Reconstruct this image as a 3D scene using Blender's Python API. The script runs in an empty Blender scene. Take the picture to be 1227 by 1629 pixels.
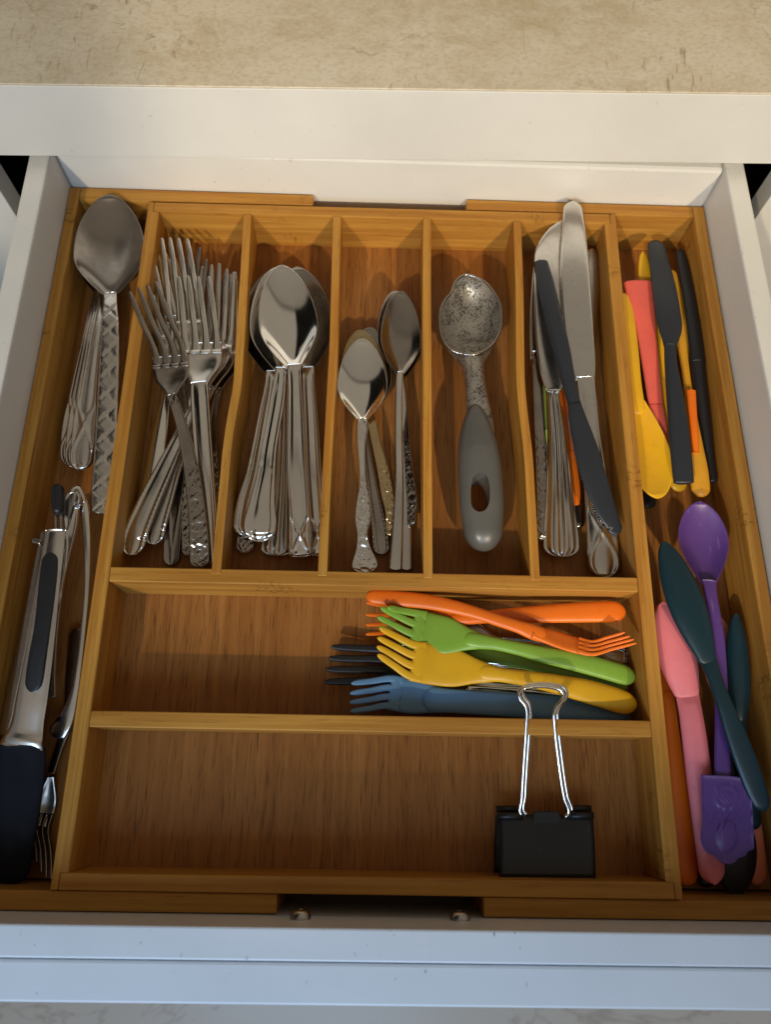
import bpy, bmesh, math, random
import numpy as np
from mathutils import Vector, Matrix

S = bpy.context.scene
COL = S.collection
rnd = random.Random(7)

# ------------------------------------------------------------------ camera
CAM = np.array([-0.0002, -0.3797, 0.4427])
ROT = np.array([[0.999688197, -0.021668251, -0.01240949],
                [0.01644013, 0.945210889, -0.326046157],
                [0.018794435, 0.325740481, 0.945272398]])
FPX = 1222.06                     # focal length in photograph pixels (1629 tall)
cam_d = bpy.data.cameras.new('camera')
cam = bpy.data.objects.new('camera', cam_d)
COL.objects.link(cam)
cam.matrix_world = Matrix([list(ROT[i]) + [CAM[i]] for i in range(3)] + [[0, 0, 0, 1]])
cam_d.sensor_fit = 'VERTICAL'
cam_d.sensor_height = 36
cam_d.lens = FPX / 1629 * 36
cam_d.clip_start = 0.01
cam_d.clip_end = 50
cam_d.dof.use_dof = True
cam_d.dof.focus_distance = 0.455
cam_d.dof.aperture_fstop = 7.5
S.camera = cam

# ------------------------------------------------------------------ view / world / lamps
S.view_settings.view_transform = 'Standard'
S.view_settings.look = 'None'
S.view_settings.exposure = 0.05
S.view_settings.gamma = 1.0
S.cycles.max_bounces = 10
S.cycles.diffuse_bounces = 4
S.cycles.glossy_bounces = 5

w = bpy.data.worlds.new('World')
S.world = w
w.use_nodes = True
nt = w.node_tree
bg = nt.nodes['Background']
# the room round the unit: a pale ceiling lit by two lamps, dim walls, an unseen bright wall over the worktop added for the steel to reflect
tc = nt.nodes.new('ShaderNodeTexCoord')
sep = nt.nodes.new('ShaderNodeSeparateXYZ')
nt.links.new(tc.outputs['Generated'], sep.inputs[0])


def wm(op, a, b=None, c=None):
    n = nt.nodes.new('ShaderNodeMath')
    n.operation = op
    for k, v in enumerate((a, b, c)):
        if v is None:
            continue
        if isinstance(v, (int, float)):
            n.inputs[k].default_value = v
        else:
            nt.links.new(v, n.inputs[k])
    return n.outputs[0]


zz = wm('MAXIMUM', sep.outputs[2], 0.02)
cx = wm('DIVIDE', sep.outputs[0], zz)             # ceiling coordinates, in ceiling heights
cy = wm('DIVIDE', sep.outputs[1], zz)


def soft(v, lo, hi):
    n = nt.nodes.new('ShaderNodeMapRange')
    n.interpolation_type = 'SMOOTHSTEP'
    n.inputs[1].default_value = lo
    n.inputs[2].default_value = hi
    nt.links.new(v, n.inputs[0])
    return n.outputs[0]


ceil = wm('MULTIPLY', wm('MULTIPLY', soft(cy, -1.95, -1.85), soft(wm('MULTIPLY', cy, -1.0), -0.16, -0.10)),
          soft(wm('MULTIPLY', wm('ABSOLUTE', cx), -1.0), -1.40, -1.32))


def pool(lx, ly):
    d = wm('ADD', wm('POWER', wm('ABSOLUTE', wm('SUBTRACT', cx, lx)), 2.0), wm('POWER', wm('ABSOLUTE', wm('SUBTRACT', cy, ly)), 2.0))
    return wm('ADD', wm('DIVIDE', 0.17, wm('ADD', d, 0.4)), wm('DIVIDE', 0.012, wm('ADD', wm('MULTIPLY', d, d), 0.006)))


lum = wm('ADD', wm('ADD', 0.62, pool(-0.53, -1.2)), pool(0.56, -1.2))
wall = wm('MULTIPLY', 0.045, soft(wm('MULTIPLY', cy, -1.0), -0.3, 0.6))
back = wm('MULTIPLY', wm('MULTIPLY', soft(cy, 0.12, 0.2), soft(wm('MULTIPLY', cy, -1.0), -2.6, -2.0)), soft(cx, -0.42, -0.30))
lum = wm('ADD', wm('ADD', wm('MULTIPLY', lum, ceil), wm('MULTIPLY', back, 0.95)), wm('ADD', wall, 0.02))
tint = nt.nodes.new('ShaderNodeMix')
tint.data_type = 'RGBA'
tint.blend_type = 'MULTIPLY'
tint.inputs[0].default_value = 1.0
tint.inputs[6].default_value = (1.0, 0.86, 0.67, 1)
nt.links.new(lum, tint.inputs[7])
nt.links.new(tint.outputs[2], bg.inputs[0])
bg.inputs[1].default_value = 0.27


def aim(o, t):
    d = Vector(t) - o.location
    o.rotation_euler = d.to_track_quat('-Z', 'Y').to_euler()


def spot(name, loc, target, power, color, half_deg, blend, radius):
    l = bpy.data.lights.new(name, 'SPOT')
    l.energy = power
    l.color = color
    l.spot_size = math.radians(2 * half_deg)
    l.spot_blend = blend
    l.shadow_soft_size = radius
    o = bpy.data.objects.new(name, l)
    COL.objects.link(o)
    o.location = loc
    aim(o, target)
    return o


WARM = (1.0, 0.83, 0.56)
spot('ceiling_lamp', (-0.80, -2.05, 1.50), (0.25, 0.50, 0), 102, WARM, 11.1, 0.09, 0.035)
spot('ceiling_lamp', (0.84, -2.05, 1.50), (0.14, 0.15, 0), 132, WARM, 7.2, 0.12, 0.035)
al = bpy.data.lights.new('window_light', 'AREA')
al.energy = 5.3
al.color = (0.44, 0.68, 1.0)
al.shape = 'RECTANGLE'
al.size = 0.7
al.size_y = 0.5
ao = bpy.data.objects.new('window_light', al)
COL.objects.link(ao)
ao.location = (-0.15, -0.98, 0.55)
aim(ao, (0, -0.45, 0))


# ------------------------------------------------------------------ picture <-> place
def ray(px, py):
    return ROT @ np.array([(px - 613.5) / FPX, -(py - 814.5) / FPX, -1.0])


def at(px, py, zmm):
    """the point of the drawer at height zmm (millimetres over the tray's rim) seen at a photo pixel"""
    d = ray(px, py)
    return CAM + d * (zmm / 1000 - CAM[2]) / d[2]


def pxm(p):
    """photo pixels per metre at a point"""
    return FPX / -((np.asarray(p) - CAM) @ ROT)[2]


# ------------------------------------------------------------------ materials
def mat(name):
    m = bpy.data.materials.new(name)
    m.use_nodes = True
    return m, m.node_tree, m.node_tree.nodes['Principled BSDF']


def N(nt, kind, **kw):
    n = nt.nodes.new(kind)
    for k, v in kw.items():
        if isinstance(k, str) and k.startswith('i_'):
            n.inputs[k[2:].replace('_', ' ')].default_value = v
        else:
            setattr(n, k, v)
    return n


def coords(nt, scale, rot=(0, 0, 0)):
    t = N(nt, 'ShaderNodeTexCoord')
    mp = N(nt, 'ShaderNodeMapping')
    mp.inputs['Scale'].default_value = scale
    mp.inputs['Rotation'].default_value = rot
    nt.links.new(t.outputs['Object'], mp.inputs[0])
    return mp.outputs[0]


def noise(nt, vec, scale=1.0, detail=4, rough=0.55, dist=0.0):
    n = N(nt, 'ShaderNodeTexNoise')
    n.inputs['Scale'].default_value = scale
    n.inputs['Detail'].default_value = detail
    n.inputs['Roughness'].default_value = rough
    n.inputs['Distortion'].default_value = dist
    nt.links.new(vec, n.inputs['Vector'])
    return n.outputs[0]


def ramp(nt, fac, stops):
    r = N(nt, 'ShaderNodeValToRGB')
    e = r.color_ramp.elements
    while len(e) < len(stops):
        e.new(0.5)
    for k, (p, c) in enumerate(stops):
        e[k].position = p
        e[k].color = (c, c, c, 1) if isinstance(c, (int, float)) else (*c, 1)
    nt.links.new(fac, r.inputs[0])
    return r.outputs[0]


def mix(nt, fac, a, b, mode='MIX'):
    m = N(nt, 'ShaderNodeMix', data_type='RGBA', blend_type=mode)
    for sock, v in ((m.inputs[0], fac), (m.inputs[6], a), (m.inputs[7], b)):
        if hasattr(v, 'links') or hasattr(v, 'is_output'):
            nt.links.new(v, sock)
        elif isinstance(v, (int, float)):
            sock.default_value = v
        else:
            sock.default_value = (*v, 1)
    return m.outputs[2]


def bump(nt, bs, h, strength, dist):
    b = N(nt, 'ShaderNodeBump')
    b.inputs['Strength'].default_value = strength
    b.inputs['Distance'].default_value = dist
    nt.links.new(h, b.inputs['Height'])
    nt.links.new(b.outputs[0], bs.inputs['Normal'])


def bamboo(name, axis, c0, c1, c2, floor=False):
    m, nt, bs = mat(name)
    sc = [220, 220, 220]
    sc[axis] = 7
    v = coords(nt, sc)
    fine = noise(nt, v, 1.0, 5, 0.6)
    sc2 = [45, 45, 45]
    sc2[axis] = 2.5
    broad = noise(nt, coords(nt, sc2), 1.0, 3, 0.5)
    col = mix(nt, ramp(nt, broad, [(0.3, 0.0), (0.7, 1.0)]), c0, c1)
    col = mix(nt, ramp(nt, fine, [(0.40, 0.55 if floor else 0.75), (0.64, 0.0)]), col, c2)
    # short dark pores along the fibre
    sc3 = [1150, 1150, 1150] if floor else [900, 900, 900]
    sc3[axis] = 60 if floor else 55
    pore = noise(nt, coords(nt, sc3), 1.0, 2, 0.5)
    col = mix(nt, ramp(nt, pore, [(0.54 if floor else 0.60, 0.0), (0.72 if floor else 0.74, 0.60 if floor else 0.35)]), col, tuple(x * 0.32 for x in c2))
    # bamboo nodes: a few ragged knuckles across the fibre
    sc4 = [150, 150, 150]
    sc4[axis] = 420
    kn = noise(nt, coords(nt, sc4), 1.0, 3, 0.6)
    sc5 = [28, 28, 28]
    sc5[axis] = 22
    km = noise(nt, coords(nt, sc5), 1.0, 1, 0.4)
    kk = N(nt, 'ShaderNodeMath', operation='MULTIPLY')
    nt.links.new(ramp(nt, kn, [(0.50, 0.0), (0.60, 1.0)]), kk.inputs[0])
    nt.links.new(ramp(nt, km, [(0.66, 0.0), (0.72, 0.0 if floor else 0.55)]), kk.inputs[1])
    col = mix(nt, kk.outputs[0], col, tuple(x * 0.4 for x in c2))
    nt.links.new(col, bs.inputs['Base Color'])
    nt.links.new(ramp(nt, fine, [(0.3, 0.36), (0.7, 0.52)]), bs.inputs['Roughness'])
    bs.inputs['Specular IOR Level'].default_value = 0.22
    bump(nt, bs, fine, 0.35, 0.0004)
    return m


B0, B1, B2 = (0.55, 0.280, 0.052), (0.47, 0.218, 0.038), (0.34, 0.130, 0.019)
M = {}
M['bam_x'] = bamboo('bamboo_along_x', 0, B0, B1, B2)
M['bam_y'] = bamboo('bamboo_along_y', 1, B0, B1, B2)
M['bam_floor'] = bamboo('bamboo_floor', 1, (0.41, 0.176, 0.043), (0.34, 0.134, 0.031), (0.23, 0.082, 0.017), True)


def paint(name, rgb, rough, marks=0.0):
    m, nt, bs = mat(name)
    n = noise(nt, coords(nt, (14, 14, 14)), 1, 4, 0.6)
    col = mix(nt, ramp(nt, n, [(0.35, 0.0), (0.7, 1.0)]), rgb, tuple(x * 0.93 for x in rgb))
    if marks:
        s = noise(nt, coords(nt, (260, 190, 260)), 1, 3, 0.6)
        s2 = noise(nt, coords(nt, (30, 30, 30)), 1, 3, 0.6)
        mm = N(nt, 'ShaderNodeMath', operation='MULTIPLY')
        nt.links.new(ramp(nt, s, [(0.655, 0.0), (0.74, 1.0)]), mm.inputs[0])
        nt.links.new(ramp(nt, s2, [(0.5, 0.0), (0.62, marks)]), mm.inputs[1])
        col = mix(nt, mm.outputs[0], col, (0.16, 0.12, 0.09))
    nt.links.new(col, bs.inputs['Base Color'])
    bs.inputs['Roughness'].default_value = rough
    f = noise(nt, coords(nt, (420, 420, 420)), 1, 2, 0.5)
    bump(nt, bs, f, 0.06, 0.0005)
    return m


M['white'] = paint('white_melamine', (0.76, 0.73, 0.665), 0.42, 0.3)
M['white_front'] = paint('white_drawer_front', (0.74, 0.75, 0.76), 0.34, 0.9)
M['carcass'] = paint('white_carcass', (0.72, 0.69, 0.63), 0.5, 0.4)
M['shade_in'] = paint('shade_cabinet_inside', (0.012, 0.011, 0.010), 0.8)  # near-black colour paints in the shade behind the drawer opening
M['drawer_base'] = paint('brown_drawer_base', (0.10, 0.055, 0.03), 0.6)

# countertop laminate
m, nt, bs = mat('beige_laminate')
big = noise(nt, coords(nt, (7, 9, 9)), 1, 4, 0.6, 0.4)
med = noise(nt, coords(nt, (46, 60, 60)), 1, 6, 0.72, 0.5)
fin = noise(nt, coords(nt, (300, 420, 420)), 1, 4, 0.65)
col = mix(nt, ramp(nt, big, [(0.36, 0.0), (0.64, 1.0)]), (0.75, 0.66, 0.51), (0.58, 0.475, 0.315))
col = mix(nt, ramp(nt, med, [(0.36, 0.65), (0.58, 0.0)]), col, (0.78, 0.71, 0.57))
col = mix(nt, ramp(nt, fin, [(0.46, 0.0), (0.76, 0.42)]), col, (0.40, 0.29, 0.15))


def streaks(sc, rot, seed, lo, hi, mlo, mhi, amt):
    """short scratch-like flecks: stretched noise, gated by patches"""
    mp = coords(nt, sc, rot)
    mp.node.inputs['Location'].default_value = (seed, seed * 0.7, 0)
    nz = noise(nt, mp, 1, 4, 0.6, 1.1)
    mq = coords(nt, (11, 11, 11))
    mq.node.inputs['Location'].default_value = (seed * 2.1, seed, 0)
    mk = noise(nt, mq, 1, 3, 0.6)
    c = N(nt, 'ShaderNodeMath', operation='MULTIPLY')
    nt.links.new(ramp(nt, nz, [(lo, 0.0), (hi, 1.0)]), c.inputs[0])
    nt.links.new(ramp(nt, mk, [(mlo, 0.0), (mhi, amt)]), c.inputs[1])
    return c.outputs[0]


BR = (0.23, 0.125, 0.040)
col = mix(nt, streaks((210, 42, 60), (0, 0, -0.45), 3.0, 0.60, 0.72, 0.50, 0.62, 0.75), col, BR)
col = mix(nt, streaks((60, 190, 60), (0, 0, -0.30), 9.0, 0.60, 0.74, 0.50, 0.62, 0.6), col, BR)
col = mix(nt, streaks((150, 60, 60), (0, 0, 0.9), 5.0, 0.60, 0.76, 0.48, 0.60, 0.5), col, BR)
# a few wandering hair cracks
wv_ = coords(nt, (11, 9, 9))
wn = N(nt, 'ShaderNodeTexNoise')
wn.inputs['Scale'].default_value = 3.0
wn.inputs['Detail'].default_value = 5
nt.links.new(wv_, wn.inputs['Vector'])
wa = N(nt, 'ShaderNodeVectorMath', operation='ADD')
nt.links.new(wv_, wa.inputs[0])
nt.links.new(wn.outputs['Color'], wa.inputs[1])
vo = N(nt, 'ShaderNodeTexVoronoi', feature='DISTANCE_TO_EDGE')
vo.inputs['Scale'].default_value = 0.9
nt.links.new(wa.outputs[0], vo.inputs['Vector'])
vm = noise(nt, coords(nt, (24, 24, 24)), 1, 4, 0.65)
vk = N(nt, 'ShaderNodeMath', operation='MULTIPLY')
nt.links.new(ramp(nt, vo.outputs['Distance'], [(0.0, 1.0), (0.022, 0.0)]), vk.inputs[0])
nt.links.new(ramp(nt, vm, [(0.50, 0.0), (0.66, 0.6)]), vk.inputs[1])
col = mix(nt, vk.outputs[0], col, (0.26, 0.13, 0.045))
nt.links.new(col, bs.inputs['Base Color'])
bs.inputs['Roughness'].default_value = 0.5
bs.inputs['Specular IOR Level'].default_value = 0.3
bump(nt, bs, fin, 0.08, 0.0004)
M['laminate'] = m

# floor tile
m, nt, bs = mat('pale_floor_tile')
mp = coords(nt, (1.6, 1.6, 1.6))
nz = noise(nt, mp, 1, 6, 0.6, 1.2)
a = N(nt, 'ShaderNodeMath', operation='SUBTRACT')
nt.links.new(nz, a.inputs[0])
a.inputs[1].default_value = 0.5
b = N(nt, 'ShaderNodeMath', operation='ABSOLUTE')
nt.links.new(a.outputs[0], b.inputs[0])
cl = noise(nt, coords(nt, (3, 3, 3)), 1, 4, 0.5)
col = mix(nt, ramp(nt, cl, [(0.3, 0.0), (0.7, 1.0)]), (0.80, 0.77, 0.72), (0.74, 0.71, 0.66))
col = mix(nt, ramp(nt, b.outputs[0], [(0.0, 0.35), (0.008, 0.0)]), col, (0.30, 0.22, 0.16))
nt.links.new(col, bs.inputs['Base Color'])
bs.inputs['Roughness'].default_value = 0.3
M['tile'] = m


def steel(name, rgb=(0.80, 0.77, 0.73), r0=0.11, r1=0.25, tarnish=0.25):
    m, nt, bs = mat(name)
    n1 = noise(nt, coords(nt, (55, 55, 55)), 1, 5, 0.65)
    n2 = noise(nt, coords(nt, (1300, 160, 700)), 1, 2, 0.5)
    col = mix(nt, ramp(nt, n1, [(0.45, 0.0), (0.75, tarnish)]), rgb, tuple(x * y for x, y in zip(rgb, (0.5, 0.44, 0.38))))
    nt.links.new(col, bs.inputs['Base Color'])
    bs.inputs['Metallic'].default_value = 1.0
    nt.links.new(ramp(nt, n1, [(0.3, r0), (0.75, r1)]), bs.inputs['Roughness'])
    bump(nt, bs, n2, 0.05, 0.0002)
    return m


M['steel'] = steel('worn_steel')
M['steel_bright'] = steel('bright_steel', (0.86, 0.84, 0.80), 0.06, 0.15, 0.12)
M['steel_satin'] = steel('satin_steel', (0.72, 0.695, 0.66), 0.17, 0.32, 0.3)
M['steel_dark'] = steel('tarnished_shaded_steel', (0.40, 0.36, 0.32), 0.12, 0.30, 0.5)  # tarnish, plus dark reflections and shade painted into some pieces
M['gold'] = steel('gilt_steel', (0.60, 0.46, 0.25), 0.16, 0.30, 0.4)
M['screw'] = steel('screw_steel', (0.55, 0.54, 0.53), 0.2, 0.35, 0.6)


def plastic(name, rgb, rough=0.38, spec=0.45, wear=0.0, sss=0.0):
    m, nt, bs = mat(name)
    n = noise(nt, coords(nt, (40, 40, 40)), 1, 4, 0.6)
    col = mix(nt, ramp(nt, n, [(0.35, 0.0), (0.7, 1.0)]), rgb, tuple(x * 0.88 for x in rgb))
    sc = noise(nt, coords(nt, (700, 90, 400), (0, 0, 0.3)), 1, 3, 0.6)
    if wear:
        col = mix(nt, ramp(nt, sc, [(0.62, 0.0), (0.72, wear)]), col, tuple(min(1, x * 1.5 + 0.05) for x in rgb))
    nt.links.new(col, bs.inputs['Base Color'])
    nt.links.new(ramp(nt, n, [(0.3, rough * 0.85), (0.7, min(1, rough * 1.2))]), bs.inputs['Roughness'])
    bs.inputs['Specular IOR Level'].default_value = spec
    if sss:
        bs.inputs['Subsurface Weight'].default_value = sss
        bs.inputs['Subsurface Radius'].default_value = (0.004, 0.002, 0.001)
        bs.inputs['Subsurface Scale'].default_value = 0.5
    sp = noise(nt, coords(nt, (160, 160, 160)), 1, 5, 0.7)
    st = mix(nt, ramp(nt, sp, [(0.60, 0.0), (0.78, 0.30)]), col, tuple(x * 0.45 + 0.01 for x in rgb))
    nt.links.new(st, bs.inputs['Base Color'])
    bump(nt, bs, sc, 0.16, 0.0003)
    return m


M['orange'] = plastic('orange_plastic', (0.86, 0.17, 0.008), 0.36)
M['green'] = plastic('lime_green_plastic', (0.24, 0.42, 0.045), 0.36)
M['yellow'] = plastic('yellow_plastic', (0.80, 0.42, 0.012), 0.38)
M['mustard'] = plastic('mustard_plastic', (0.66, 0.31, 0.02), 0.42)
M['blue'] = plastic('slate_blue_plastic', (0.115, 0.25, 0.42), 0.34, 0.6)
M['black'] = plastic('black_plastic', (0.012, 0.012, 0.014), 0.4)
M['charcoal'] = plastic('charcoal_plastic', (0.020, 0.023, 0.030), 0.36, 0.5, 0.15)
M['coral'] = plastic('coral_plastic', (0.80, 0.125, 0.085), 0.45)
M['pink'] = plastic('pink_plastic', (0.78, 0.20, 0.22), 0.45)
M['salmon'] = plastic('salmon_plastic', (0.70, 0.20, 0.11), 0.5)
M['purple'] = plastic('purple_plastic', (0.090, 0.034, 0.180), 0.38, 0.5, 0.55)
M['teal'] = plastic('dark_teal_plastic', (0.004, 0.024, 0.034), 0.36, 0.45)
M['grey_grip'] = plastic('grey_grip_plastic', (0.098, 0.093, 0.082), 0.33, 0.5)
M['nylon'] = plastic('black_nylon', (0.007, 0.008, 0.012), 0.7, 0.2)
M['clip_black'] = plastic('black_lacquer', (0.013, 0.013, 0.014), 0.38, 0.5, 0.25)

# pitted aluminium of the old scoop
m, nt, bs = mat('pitted_aluminium')
v1 = noise(nt, coords(nt, (620, 620, 620)), 1, 4, 0.75)
v2 = noise(nt, coords(nt, (110, 110, 110)), 1, 3, 0.6)
ad = N(nt, 'ShaderNodeMath', operation='ADD')
nt.links.new(v1, ad.inputs[0])
sm = N(nt, 'ShaderNodeMath', operation='MULTIPLY')
nt.links.new(v2, sm.inputs[0])
sm.inputs[1].default_value = 0.42
nt.links.new(sm.outputs[0], ad.inputs[1])
pit = ramp(nt, ad.outputs[0], [(0.715, 0.0), (0.80, 0.9)])
col = mix(nt, pit, (0.35, 0.32, 0.275), (0.055, 0.042, 0.033))
nt.links.new(col, bs.inputs['Base Color'])
bs.inputs['Metallic'].default_value = 0.75
nt.links.new(ramp(nt, v1, [(0.3, 0.34), (0.7, 0.62)]), bs.inputs['Roughness'])
bump(nt, bs, pit, -0.8, 0.0010)
M['pitted'] = m


# ------------------------------------------------------------------ object helpers
def thing(name, label, cat, base, group=None, kind=None):
    o = bpy.data.objects.new(name, None)
    o.empty_display_size = 0.01
    COL.objects.link(o)
    o.location = tuple(base)
    o['label'] = label
    o['category'] = cat
    if group:
        o['group'] = group
    if kind:
        o['kind'] = kind
    return o


def base_of(o):
    b = np.zeros(3)
    while o is not None:
        b = b + np.array(o.location)
        o = o.parent
    return b


def link(name, verts, faces, material, parent=None, smooth=True, label=None, bevel=0):
    b = base_of(parent)
    me = bpy.data.meshes.new(name)
    v = np.asarray(verts, dtype=float) - b
    me.from_pydata(v.tolist(), [], faces)
    me.materials.append(material)
    if smooth:
        me.polygons.foreach_set('use_smooth', [True] * len(me.polygons))
    me.update()
    o = bpy.data.objects.new(name, me)
    COL.objects.link(o)
    if parent is not None:
        o.parent = parent
    if label:
        o['label'] = label
    if bevel:
        md = o.modifiers.new('bevel', 'BEVEL')
        md.width = bevel
        md.segments = 2
        md.limit_method = 'ANGLE'
        md.harden_normals = False
    return o


def prism(poly, z0, z1):
    """closed prism over a polygon in plan (counter-clockwise)"""
    n = len(poly)
    v = [(x, y, z0) for x, y in poly] + [(x, y, z1) for x, y in poly]
    f = [tuple(range(n - 1, -1, -1)), tuple(range(n, 2 * n))]
    f += [(i, (i + 1) % n, n + (i + 1) % n, n + i) for i in range(n)]
    return v, f


def rect(x0, y0, x1, y1):
    return [(x0, y0), (x1, y0), (x1, y1), (x0, y1)]


def board(name, poly, z0, z1, material, parent, bevel=0.0008, label=None):
    v, f = prism(poly, z0, z1)
    return link(name, v, f, material, parent, smooth=False, bevel=bevel, label=label)


def tag(o, label, cat=None, group=None, kind=None):
    o['label'] = label
    if cat:
        o['category'] = cat
    if group:
        o['group'] = group
    if kind:
        o['kind'] = kind
    return o


# ------------------------------------------------------------------ lofted strips (handles, blades, bowls, tines)
def spline(pts, q):
    """cubic (finite-difference Hermite) through rows of pts, at parameters q in 0..1 of chord length"""
    p = np.asarray(pts, dtype=float)
    if len(p) == 2:
        return p[0] + (p[1] - p[0]) * np.asarray(q)[:, None]
    d = np.linalg.norm(np.diff(p[:, :3], axis=0), axis=1)
    t = np.concatenate([[0], np.cumsum(d)])
    t /= t[-1]
    m_ = np.empty_like(p)
    sl = np.diff(p, axis=0) / np.diff(t)[:, None]
    m_[0], m_[-1] = sl[0], sl[-1]
    h = np.diff(t)
    for i in range(1, len(p) - 1):
        m_[i] = (sl[i - 1] * h[i] + sl[i] * h[i - 1]) / (h[i] + h[i - 1])
        for k in (3,):                                      # widths never overshoot
            if k < p.shape[1] and sl[i - 1][k] * sl[i][k] <= 0:
                m_[i][k] = 0
    q = np.clip(np.asarray(q, dtype=float), 0, 1)
    i = np.clip(np.searchsorted(t, q, side='right') - 1, 0, len(p) - 2)
    hh = h[i][:, None]
    s = ((q - t[i]) / h[i])[:, None]
    return ((2 * s**3 - 3 * s**2 + 1) * p[i] + (s**3 - 2 * s**2 + s) * hh * m_[i]
            + (-2 * s**3 + 3 * s**2) * p[i + 1] + (s**3 - s**2) * hh * m_[i + 1])


def W(path):
    """(px, py, zmm, width_px) rows -> (x, y, z, width_m) rows"""
    out = []
    for r in path:
        p = at(r[0], r[1], r[2])
        out.append([*p, r[3] / pxm(p)])
    return np.array(out)


def strip(pts, t=0.0018, ns=60, nu=13, r0=0.0, r1=0.0, relief=None, crown=0.0, k=8.0, roll=0.0, cup=None,
          tprof=None, sk=2.0):
    """closed loft along pts (x,y,z,w). r0/r1: rounding of the ends in half-widths; relief(s,u,L,hw) -> metres"""
    q = np.linspace(0, 1, ns)
    if r1:
        q = np.unique(np.concatenate([q, 1 - 0.12 * (1 - np.sin(np.linspace(0, math.pi / 2, 14)))]))
    if r0:
        q = np.unique(np.concatenate([q, 0.12 * (1 - np.sin(np.linspace(0, math.pi / 2, 14)))]))
    q = np.sort(q)
    q = np.concatenate([[0.0], q[1:-1][np.diff(q)[:-1] > 1e-4], [1.0]])
    c = spline(pts, q)
    pos, wd = c[:, :3], np.maximum(c[:, 3], 1e-5)
    seg = np.linalg.norm(np.diff(pos, axis=0), axis=1)
    L = seg.sum()
    s = np.concatenate([[0], np.cumsum(seg)]) / L
    hw = wd / 2
    for r, e in ((r0, s), (r1, 1 - s)):
        if r:
            rr = r * (hw[np.argmin(np.abs(e - min(0.1, r * hw.max() / L)))])
            x = np.clip(e * L / max(rr, 1e-6), 0, 1)
            hw = hw * np.maximum((1 - (1 - x) ** sk), 0.0) ** (1 / sk)
    hw = np.maximum(hw, 2e-5)
    T = np.gradient(pos, axis=0)
    T /= np.linalg.norm(T, axis=1)[:, None]
    Sd = np.cross(T, [0, 0, 1.0])
    Sd /= np.linalg.norm(Sd, axis=1)[:, None]
    Nn = np.cross(Sd, T)
    if np.ndim(roll) or roll:
        ro = np.broadcast_to(np.radians(roll), (len(s),)) if not callable(roll) else np.radians(roll(s))
        ca, sa = np.cos(ro)[:, None], np.sin(ro)[:, None]
        Sd, Nn = Sd * ca + Nn * sa, Nn * ca - Sd * sa
    u = np.sin(np.linspace(-math.pi / 2, math.pi / 2, nu))
    SS, UU = np.meshgrid(s, u, indexing='ij')
    HW = np.repeat(hw[:, None], nu, 1)
    edge = np.sqrt(np.maximum(1 - np.abs(UU) ** k, 0))
    th = t if tprof is None else t * tprof(SS)
    endf = np.ones_like(SS)
    if k < 4:                                              # fat rounded bars also round off in height at the ends
        for r, e in ((r0, SS), (r1, 1 - SS)):
            if r:
                x = np.clip(e * L / (r * hw.max()), 0, 1)
                endf = endf * np.sqrt(np.maximum(1 - (1 - x) ** 2, 0.02))
    lift = crown * (1 - UU**2)
    if cup is not None:
        lift = lift + cup(SS, UU)
    rel = relief(SS, UU, L, HW) * edge if relief is not None else 0.0
    top = pos[:, None] + Sd[:, None] * (HW * UU)[..., None] + Nn[:, None] * (lift + th / 2 * edge * endf + rel)[..., None]
    bot = pos[:, None] + Sd[:, None] * (HW * UU)[..., None] + Nn[:, None] * (lift - th / 2 * edge * endf)[..., None]
    n = len(s)
    V = np.concatenate([top.reshape(-1, 3), bot[:, 1:-1].reshape(-1, 3)])
    nb = nu - 2

    def B(i, j):
        return i * nu + j if j in (0, nu - 1) else n * nu + i * nb + j - 1
    F = []
    for i in range(n - 1):
        a = i * nu
        for j in range(nu - 1):
            F.append((a + j, a + j + 1, a + nu + j + 1, a + nu + j))
            F.append((B(i, j), B(i + 1, j), B(i + 1, j + 1), B(i, j + 1)))
    for i, rev in ((0, True), (n - 1, False)):
        ring = [i * nu + j for j in range(nu)] + [B(i, j) for j in range(nu - 2, 0, -1)]
        F.append(tuple(ring if rev else ring[::-1]))
    return V, F


def join(*parts):
    V, F, o = [], [], 0
    for v, f in parts:
        V.append(np.asarray(v))
        F += [tuple(i + o for i in x) for x in f]
        o += len(v)
    return np.concatenate(V), F


def tube(pts, r, nseg=10, ns=None, smooth=True, closed=False):
    p = np.asarray(pts, dtype=float)
    if smooth:
        p = spline(p, np.linspace(0, 1, ns or len(p) * 8))
    T = np.gradient(p, axis=0)
    T /= np.linalg.norm(T, axis=1)[:, None]
    ref = np.array([0.13, 0.27, 0.95])
    A = np.cross(T, ref)
    A /= np.linalg.norm(A, axis=1)[:, None]
    Bv = np.cross(T, A)
    a = np.linspace(0, 2 * math.pi, nseg, endpoint=False)
    rr = np.broadcast_to(r, (len(p),))
    V = p[:, None] + rr[:, None, None] * (A[:, None] * np.cos(a)[None, :, None] + Bv[:, None] * np.sin(a)[None, :, None])
    n = len(p)
    F = [(i * nseg + j, i * nseg + (j + 1) % nseg, (i + 1) * nseg + (j + 1) % nseg, (i + 1) * nseg + j)
         for i in range(n - 1) for j in range(nseg)]
    F += [tuple(range(nseg - 1, -1, -1)), tuple((n - 1) * nseg + j for j in range(nseg))]
    return V.reshape(-1, 3), F


# ------------------------------------------------------------------ embossed patterns (s from neck to end, u across)
def g(x, c, w_):
    return np.exp(-((x - c) / w_) ** 2)


def rl_plain(s, u, L, hw):
    return 0.0002 * (1 - u**2)


def rl_groove(s, u, L, hw):
    a = np.clip(s / 0.1, 0, 1)
    return a * (0.0006 * g(np.abs(u), 0.86, 0.10) - 0.0006 * g(np.abs(u), 0.62, 0.12) + 0.0005 * g(u, 0, 0.35))


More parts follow.
